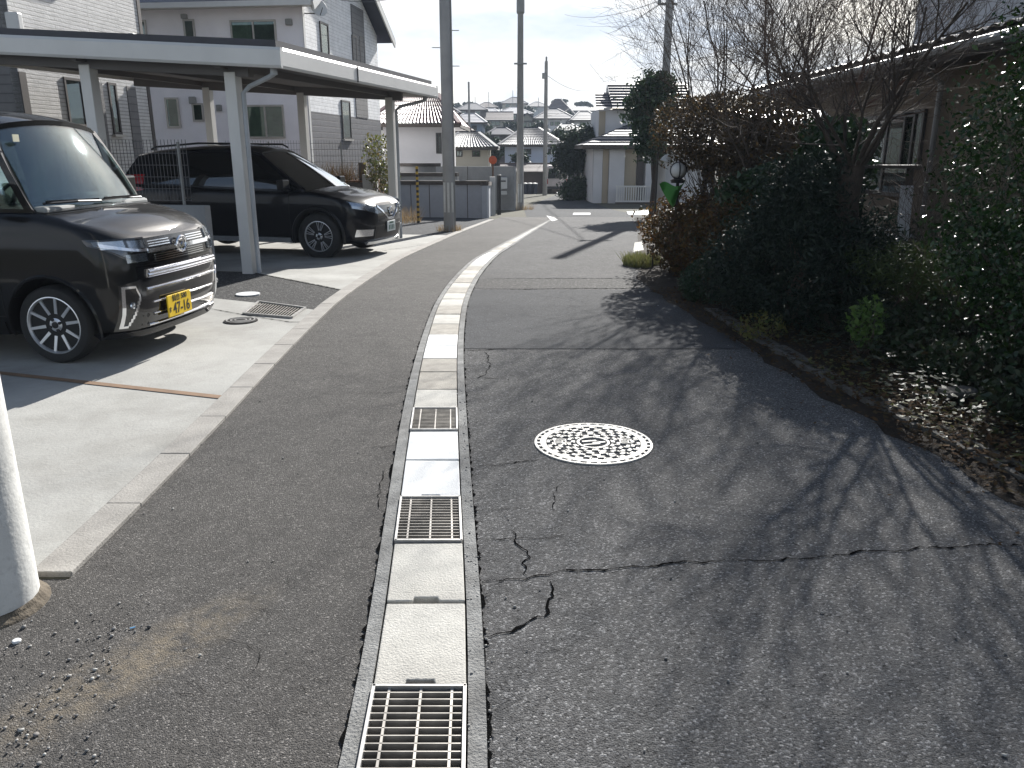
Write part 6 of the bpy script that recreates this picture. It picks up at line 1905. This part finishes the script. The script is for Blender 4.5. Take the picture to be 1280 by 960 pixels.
# upper floor
yU = 41.0
fU = Facade((at(748, 150, yU).x, yU, 0), (1, 0, 0), (0, -1, 0))
def ux(u, v=140): return fU.sz(u, v)[0]
def uz(v, u=790): return fU.sz(u, v)[1]
mb = MB(); mb.box((fU.p0.x + 2.2, yU + 2, (uz(137) + ez) / 2), (4.4, 4, uz(137) - ez)); mb.build('upper_wall', M_whitew, hf)
mb = MB(); a0 = ux(749); fU.quad(mb, a0, ux(757), ez, uz(139), .0, .03); mb.build('upper_panel', M_tanw, hf)
mb = MB(); rows(mb, fU.P(ux(764), uz(136), .5), fU.P(4.6, uz(136), .5), fU.P(4.6, uz(136) + 1.35, -2.2), fU.P(ux(764), uz(136) + 1.35, -2.2), 9, .04); rows(mb, fU.P(ux(744), uz(136), .4), fU.P(ux(768), uz(136), .4), fU.P(ux(768), uz(136) + .85, -1.6), fU.P(ux(747), uz(136) + .85, -1.6), 6, .04); mb.build('upper_roof', M_slate, hf, recalc=False)
mb = MB(); mb.add([fU.P(ux(764), uz(136), .45), fU.P(ux(764), uz(136) + 1.3, -2.2), fU.P(ux(764), uz(136), -3.5)], [(0, 1, 2)]); mb.build('gable_end', M_navy, hf, recalc=False)
mb = MB(); fU.quad(mb, ux(764), 4.6, uz(138.5), uz(136.2), .44, .5); mb.build('upper_fascia', M_coping, hf)

# ---- houses beyond, each with roof, walls and windows
def far_house(label, u0, u1, ve, vr, y, depth, wall, roof, kind='hip', wins=(), name='house', vb=None, ov=.5, ridge=None, group='houses across the valley', curtain=0, tiled=0, rz=0.0):
    f = Facade((at(u0, ve, y).x, y, 0), (math.cos(rz), math.sin(rz), 0), (math.sin(rz), -math.cos(rz), 0))
    W = f.sz(u1, ve)[0]; ze = f.sz((u0 + u1) / 2, ve)[1]; g = min(gz(y), ze - 2.2) - .6
    rise = at((u0 + u1) / 2, vr, y + depth / 2).z - ze
    o = empty(name, f.P(W / 2, gz(y), -depth / 2), label, 'house', group)
    mb = MB(); mb.add([f.P(a, z, n) for z in (g, ze) for a, n in ((0, 0), (W, 0), (W, -depth), (0, -depth))], [(0, 3, 2, 1), (4, 5, 6, 7), (0, 1, 5, 4), (1, 2, 6, 5), (2, 3, 7, 6), (3, 0, 4, 7)]); mb.build('wall', wall, o)
    mb = MB(); e = [f.P(a, ze - .02, n) for a, n in ((-ov, ov), (W + ov, ov), (W + ov, -depth - ov), (-ov, -depth - ov))]
    if kind == 'hip':
        q = min(depth / 2 + ov, W / 2) * .95
        r0, r1 = f.P(-ov + q, ze + rise, -depth / 2), f.P(W + ov - q, ze + rise, -depth / 2)
    elif kind == 'gable':
        r0, r1 = f.P(-ov, ze + rise, -depth / 2), f.P(W + ov, ze + rise, -depth / 2)
    if kind in ('hip', 'gable'):
        if tiled:
            tiles(mb, e[0], e[1], r1, r0, tiled, 7, .06, .02, 5); tiles(mb, e[1], e[2], r1 + Vector((.02, 0, 0)), r1, max(3, tiled // 2), 7, .06, .02, 5); tiles(mb, e[3], e[0], r0, r0 + Vector((.02, 0, 0)), max(3, tiled // 2), 7, .06, .02, 5)
            o_ = mb.build('roof', roof, o, recalc=False)
        else:
            rows(mb, e[0], e[1], r1, r0, 6, .03); mb.add([e[1], e[2], r1], [(0, 1, 2)]); mb.add([e[2], e[3], r0, r1], [(0, 1, 2, 3)]); mb.add([e[3], e[0], r0], [(0, 1, 2)])
            o_ = mb.build('roof', roof, o, recalc=False)
        mb = MB(); mb.bar(r0, r1, .22, .16)
        if kind == 'hip':
            for a, b in ((e[0], r0), (e[1], r1), (e[2], r1), (e[3], r0)): mb.bar(a, b, .2, .14)
        mb.build('ridge_cap', roof, o)
    else:   # ridge running away from the viewer
        m0, m1 = f.P(W / 2, ze + rise, ov), f.P(W / 2, ze + rise, -depth - ov)
        mb.slab([[e[0], e[3]], [m0, m1]], [[p + Vector((0, 0, .12)) for p in r] for r in ((e[0], e[3]), (m0, m1))]); mb.slab([[m0, m1], [e[1], e[2]]], [[p + Vector((0, 0, .12)) for p in r] for r in ((m0, m1), (e[1], e[2]))])
        mb.build('roof', roof, o)
        mb = MB(); mb.add([f.P(0, ze, .0), f.P(W, ze, .0), f.P(W / 2, ze + rise - .05, .0)], [(0, 1, 2)]); mb.build('gable_wall', wall, o, recalc=False)
    mb = MB()
    for a, b in ((0, 1), (1, 2), (3, 0)): mb.bar(e[a] - Vector((0, 0, .06)), e[b] - Vector((0, 0, .06)), .08, .14)
    mb.build('fascia', M_coping, o)
    for (a, b, c, d) in wins:
        f.window(o, f.wpx(a, b, c, d), M_wfr if wall is not M_brw else M_wfrw, 2 if (b - a) > 6 else 1, fw=.06, curtain=curtain)
    return o, f
far_house('white walled house with red brown tiled roof beside the nearest pole', 478, 555, 155, 118, 36, 7, M_whitew, M_tilered, 'hip', ((545, 552, 166, 192),), vb=200, tiled=26, ov=.7, group=None)
far_house('small cream house with dark hipped roof and bright ridge behind the walls', 556, 610, 184, 166, 46, 6, M_cream, M_tileblue, 'hip', ((570, 578, 188, 196), (590, 600, 188, 196)), tiled=18)
far_house('blue grey house with light roof behind the thin mast', 567, 603, 153, 142, 88, 8, M_bluew, M_lightr, 'hip', ((572, 579, 157, 163), (590, 596, 157, 163)))
far_house('pale blue walled building with dark tiled roof behind the second pole', 631, 699, 181, 160, 62, 8, M_palebl, M_tileblue, 'hip', ((652, 664, 186, 193), (685, 692, 186, 193)), tiled=30)
far_house('low dark shed with brown lean roof at the lane end', 634, 690, 214, 205, 55, 5, M_brw, M_brownr, 'gable', (), name='shed')
far_house('pale house with broad grey hip roof above the pale blue building', 671, 716, 148, 136, 122, 9, M_whitew, M_greyr, 'hip', ((688, 692, 152, 157), (693, 700, 152, 157)))
far_house('dark house with tall brown roof behind the pale grey roofed one', 682, 716, 143, 124, 180, 12, M_brw, M_brownr, 'hip', ((690, 694, 146, 150),))
far_house('dark brown house under a light grey roof high on the left slope', 573, 606, 137, 129, 150, 10, M_brw, M_greyr, 'hip', ((577, 582, 139, 144), (594, 600, 139, 144)))
far_house('small cream house alone on the hill crest', 628, 658, 129, 121.5, 225, 10, M_cream, M_greyr, 'hip', ((632, 637, 130, 134), (645, 650, 130, 134)))
far_house('cream house with brown roof left of the second pole on the slope', 611, 638, 150, 140, 135, 9, M_cream, M_brownr, 'gable', ((614, 625, 151.5, 157),))
far_house('cream gable fronted house right of the second pole on the slope', 650, 668, 151, 143, 128, 8, M_cream, M_greyr, 'front', ((654, 658, 153, 159), (661, 665, 153, 159)))
far_house('white roofed grey house in the middle of the slope', 622, 664, 142, 134, 165, 10, M_brw, M_lightr, 'hip', ((628, 633, 144, 149), (640, 645, 144, 149)))
far_house('pale house with bright roof left of the slope centre', 605, 622, 141, 135.5, 160, 8, M_whitew, M_lightr, 'hip', ((609, 614, 143, 147),))
far_house('wide dark house carrying a white lookout turret', 515, 572, 141, 127, 112, 12, M_brw, M_greyr, 'hip', ((520, 527, 144, 150), (560, 566, 144, 150)))
far_house('grey house with banded roof left of the white bungalow', 718, 748, 150, 139, 108, 8, M_whitew, M_greyr, 'hip', ((725, 732, 153, 159),))
far_house('small house with a bright white roof near the crest on the right', 712, 746, 138, 133, 185, 9, M_whitew, M_lightr, 'hip', ((722, 727, 139, 142),))
far_house('grey house peeking out at the left foot of the slope', 560, 574, 150, 142, 118, 8, M_greyw, M_greyr, 'hip', ((564, 569, 153, 158),))
far_house('brown roofed house edge between the nearest pole and the blue house', 545, 583, 164, 155, 58, 6, M_cream, M_brownr, 'hip', ((572, 578, 167, 172),))
far_house('tan house on the crest left of the small cream one', 596, 620, 134, 128, 210, 9, M_tanw, M_brownr, 'hip', ((602, 607, 135, 138),))
far_house('grey roofed house on the crest right of the small cream one', 660, 684, 133, 127.5, 215, 9, M_whitew, M_greyr, 'hip', ((667, 672, 134, 137),))
far_house('dark house low on the slope above the pale blue roof', 700, 722, 163, 155, 90, 7, M_brw, M_tileblue, 'hip', ((706, 711, 165, 169),))
far_house('dim house low on the slope between the blue one and the second pole', 612, 640, 168, 160, 92, 7, M_brw, M_navy, 'hip', ((618, 624, 170, 175),))
# turret
c = at(544.5, 127, 115); t = at(544.5, 119, 115)
o = empty('lookout_turret', (c.x, c.y, c.z - .5), 'white lookout turret with a dark cap on the wide dark roof', 'turret')
mb = MB(); mb.lathe([(.72, c.z - .8), (.72, t.z)], 8, Matrix.Translation((c.x, c.y, 0))); mb.build('wall', M_white, o)
mb = MB(); mb.lathe([(.95, t.z), (.5, t.z + .22), (0, t.z + .34)], 8, Matrix.Translation((c.x, c.y, 0))); mb.build('cap', M_coping, o)
mb = MB(); mb.box((c.x + .2, c.y - .70, (c.z + t.z) / 2 + .1), (.26, .1, .4)); mb.build('window', M_room, o)
# masts on the crest
for u, v0, v1, lab in ((594, 121, 134, 'left of the tan house'), (611, 115, 132, 'between the tan and the cream house'), (641, 113, 124, 'on the roof of the small cream house'), (673, 122, 130, 'right of the small cream house')):
    b = at(u, v1, 205); t = at(u, v0, 205)
    o = MB().tube([(b.x, b.y, gz(205)), (b.x, b.y, t.z)], .07, 6).build('antenna_mast', M_polemid); tag(o, 'thin antenna mast on the crest ' + lab, 'antenna', 'masts on the crest')
# parked van at the lane end with the planted wall above it
v_ = empty('parked_van', (at(696, 238, 54).x, 54, gz(54)), 'small pale van seen from behind at the end of the lane', 'van')
c = Vector((at(696, 238, 54).x, 54, gz(54)))
mb = MB(); q = [(-.72, .28), (.72, .28), (.74, .9), (.64, 1.66), (.5, 1.76), (-.5, 1.76), (-.64, 1.66), (-.74, .9)]
VM = Matrix(((1, 0, 0, c.x), (0, 0, 1, c.y), (0, 1, 0, c.z), (0, 0, 0, 1)))
mb.prism(q, 0, 3.2, VM); mb.build('body', mat('pale_van_paint', (.50, .44, .42), .35), v_, bevel=.05)
mb = MB(); mb.prism([(-.60, .95), (.60, .95), (.54, 1.58), (-.54, 1.58)], -.02, .01, VM); mb.build('rear_window', M_gloss, v_)
for s in (-1, 1):
    mb = MB(); mb.prism([(s * .58, .6), (s * .70, .6), (s * .70, .92), (s * .58, .92)], -.02, .01, VM); mb.build('tail_lamp', M_red, v_)
    for yy_ in (.5, 2.6):
        mb = MB(); mb.lathe([(.28, -.08), (.28, .08)], 18, Matrix.Translation(c + Vector((s * .62, yy_, .28))) @ Matrix.Rotation(R(90), 4, 'Y')); mb.build('wheel', M_tyre, v_)
mb = MB(); mb.prism([(-.68, .30), (.68, .30), (.68, .45), (-.68, .45)], -.05, .01, VM); mb.build('bumper', M_trim, v_)
o, a, b = px_wall('retaining_wall', 'low pinkish wall and hedge box above the parked pale van', 676, 706, 222, 211, 57.5, 57.5, mat('pink_block', (.42, .33, .29), .85, 0, .25, 5), cop=0)
c = at(661, 236, 52)
for k, u in enumerate((656, 662, 668)):
    c = at(u, 238, 52)
    o = empty('refuse_bin', (c.x, 52, gz(52)), ('dark lidded bin, left one before the shed', 'dark lidded bin, middle one before the shed', 'dark lidded bin, right one before the shed')[k], 'bin', 'bins before the shed')
    mb = MB(); mb.lathe([(.16, gz(52)), (.20, gz(52) + .6)], 12, Matrix.Translation((c.x, 52, 0))); mb.build('bucket', M_navy, o)
    mb = MB(); mb.lathe([(.22, gz(52) + .6), (.20, gz(52) + .66), (0, gz(52) + .70)], 12, Matrix.Translation((c.x, 52, 0))); mb.build('lid', M_fpost, o)
# trees among the far houses
r = random.Random(3)
spots = [(600, 176, 80, 13, 9), (622, 184, 75, 13, 9), (612, 165, 100, 8, 6), (636, 172, 95, 9, 7), (664, 170, 98, 9, 8), (700, 172, 85, 12, 9), (640, 158, 120, 8, 5), (606, 158, 125, 8, 6), (586, 176, 70, 8, 6), (590, 150, 140, 7, 5), (674, 160, 112, 7, 6), (706, 146, 150, 8, 6), (536, 150, 100, 12, 6), (556, 148, 105, 8, 6), (625, 131, 235, 7, 3), (660, 138, 190, 7, 4), (700, 128, 240, 9, 3.5), (728, 131, 235, 10, 3.5), (585, 132, 225, 9, 3.5), (566, 134, 220, 10, 4), (528, 128, 235, 14, 4), (505, 126, 240, 12, 5), (650, 198, 58, 7, 5), (612, 192, 62, 8, 8)]
where = ['lowest on the left', 'beside the shed roof', 'small one right of the blue house', 'left of the second pole', 'right of the second pole', 'above the broad evergreen', 'below the white roofed house', 'above the blue house roof', 'at the thin mast foot', 'beside the dark brown house', 'below the pale grey roofed house', 'under the tall brown roof', 'below the turret house on its left', 'below the turret house on its right', 'on the crest left of the second pole', 'beside the white roofed grey house', 'on the crest behind the tall brown roof', 'on the crest at the far right', 'on the crest by the left mast', 'on the crest above the blue house', 'on the crest left of the turret', 'on the crest farthest left', 'behind the shed', 'behind the orange sign']
for k, ((u, v, y, ru, rv), wl) in enumerate(zip(spots, where)):
    b = px_blob(u, v, y, ru, rv, 900)
    b2 = px_blob(u + r.uniform(-5, 5), v + rv * .6, y, ru * .8, rv * .8, 500)
    big_tree('distant dark tree ' + wl, [b, b2], (b[0], b[1]), 100 + k, .10 + y * .0024, L_tree, 'distant_tree', 'trees among the far houses', .1, .15)
# ------------------------------------------------------------------ air
HZ = .0007
m = bpy.data.materials.new('haze_air'); m.use_nodes = True
nt = m.node_tree; nt.nodes.clear()
out = nt.nodes.new('ShaderNodeOutputMaterial'); pv = nt.nodes.new('ShaderNodeVolumePrincipled')
pv.inputs['Color'].default_value = (.72, .84, 1, 1); pv.inputs['Density'].default_value = HZ; pv.inputs['Anisotropy'].default_value = 0.0
nt.links.new(pv.outputs[0], out.inputs['Volume'])
tag(MB().box((0, 210, 13), (1500, 560, 34)).build('haze', m), kind='stuff')
scene.cycles.volume_bounces = 0
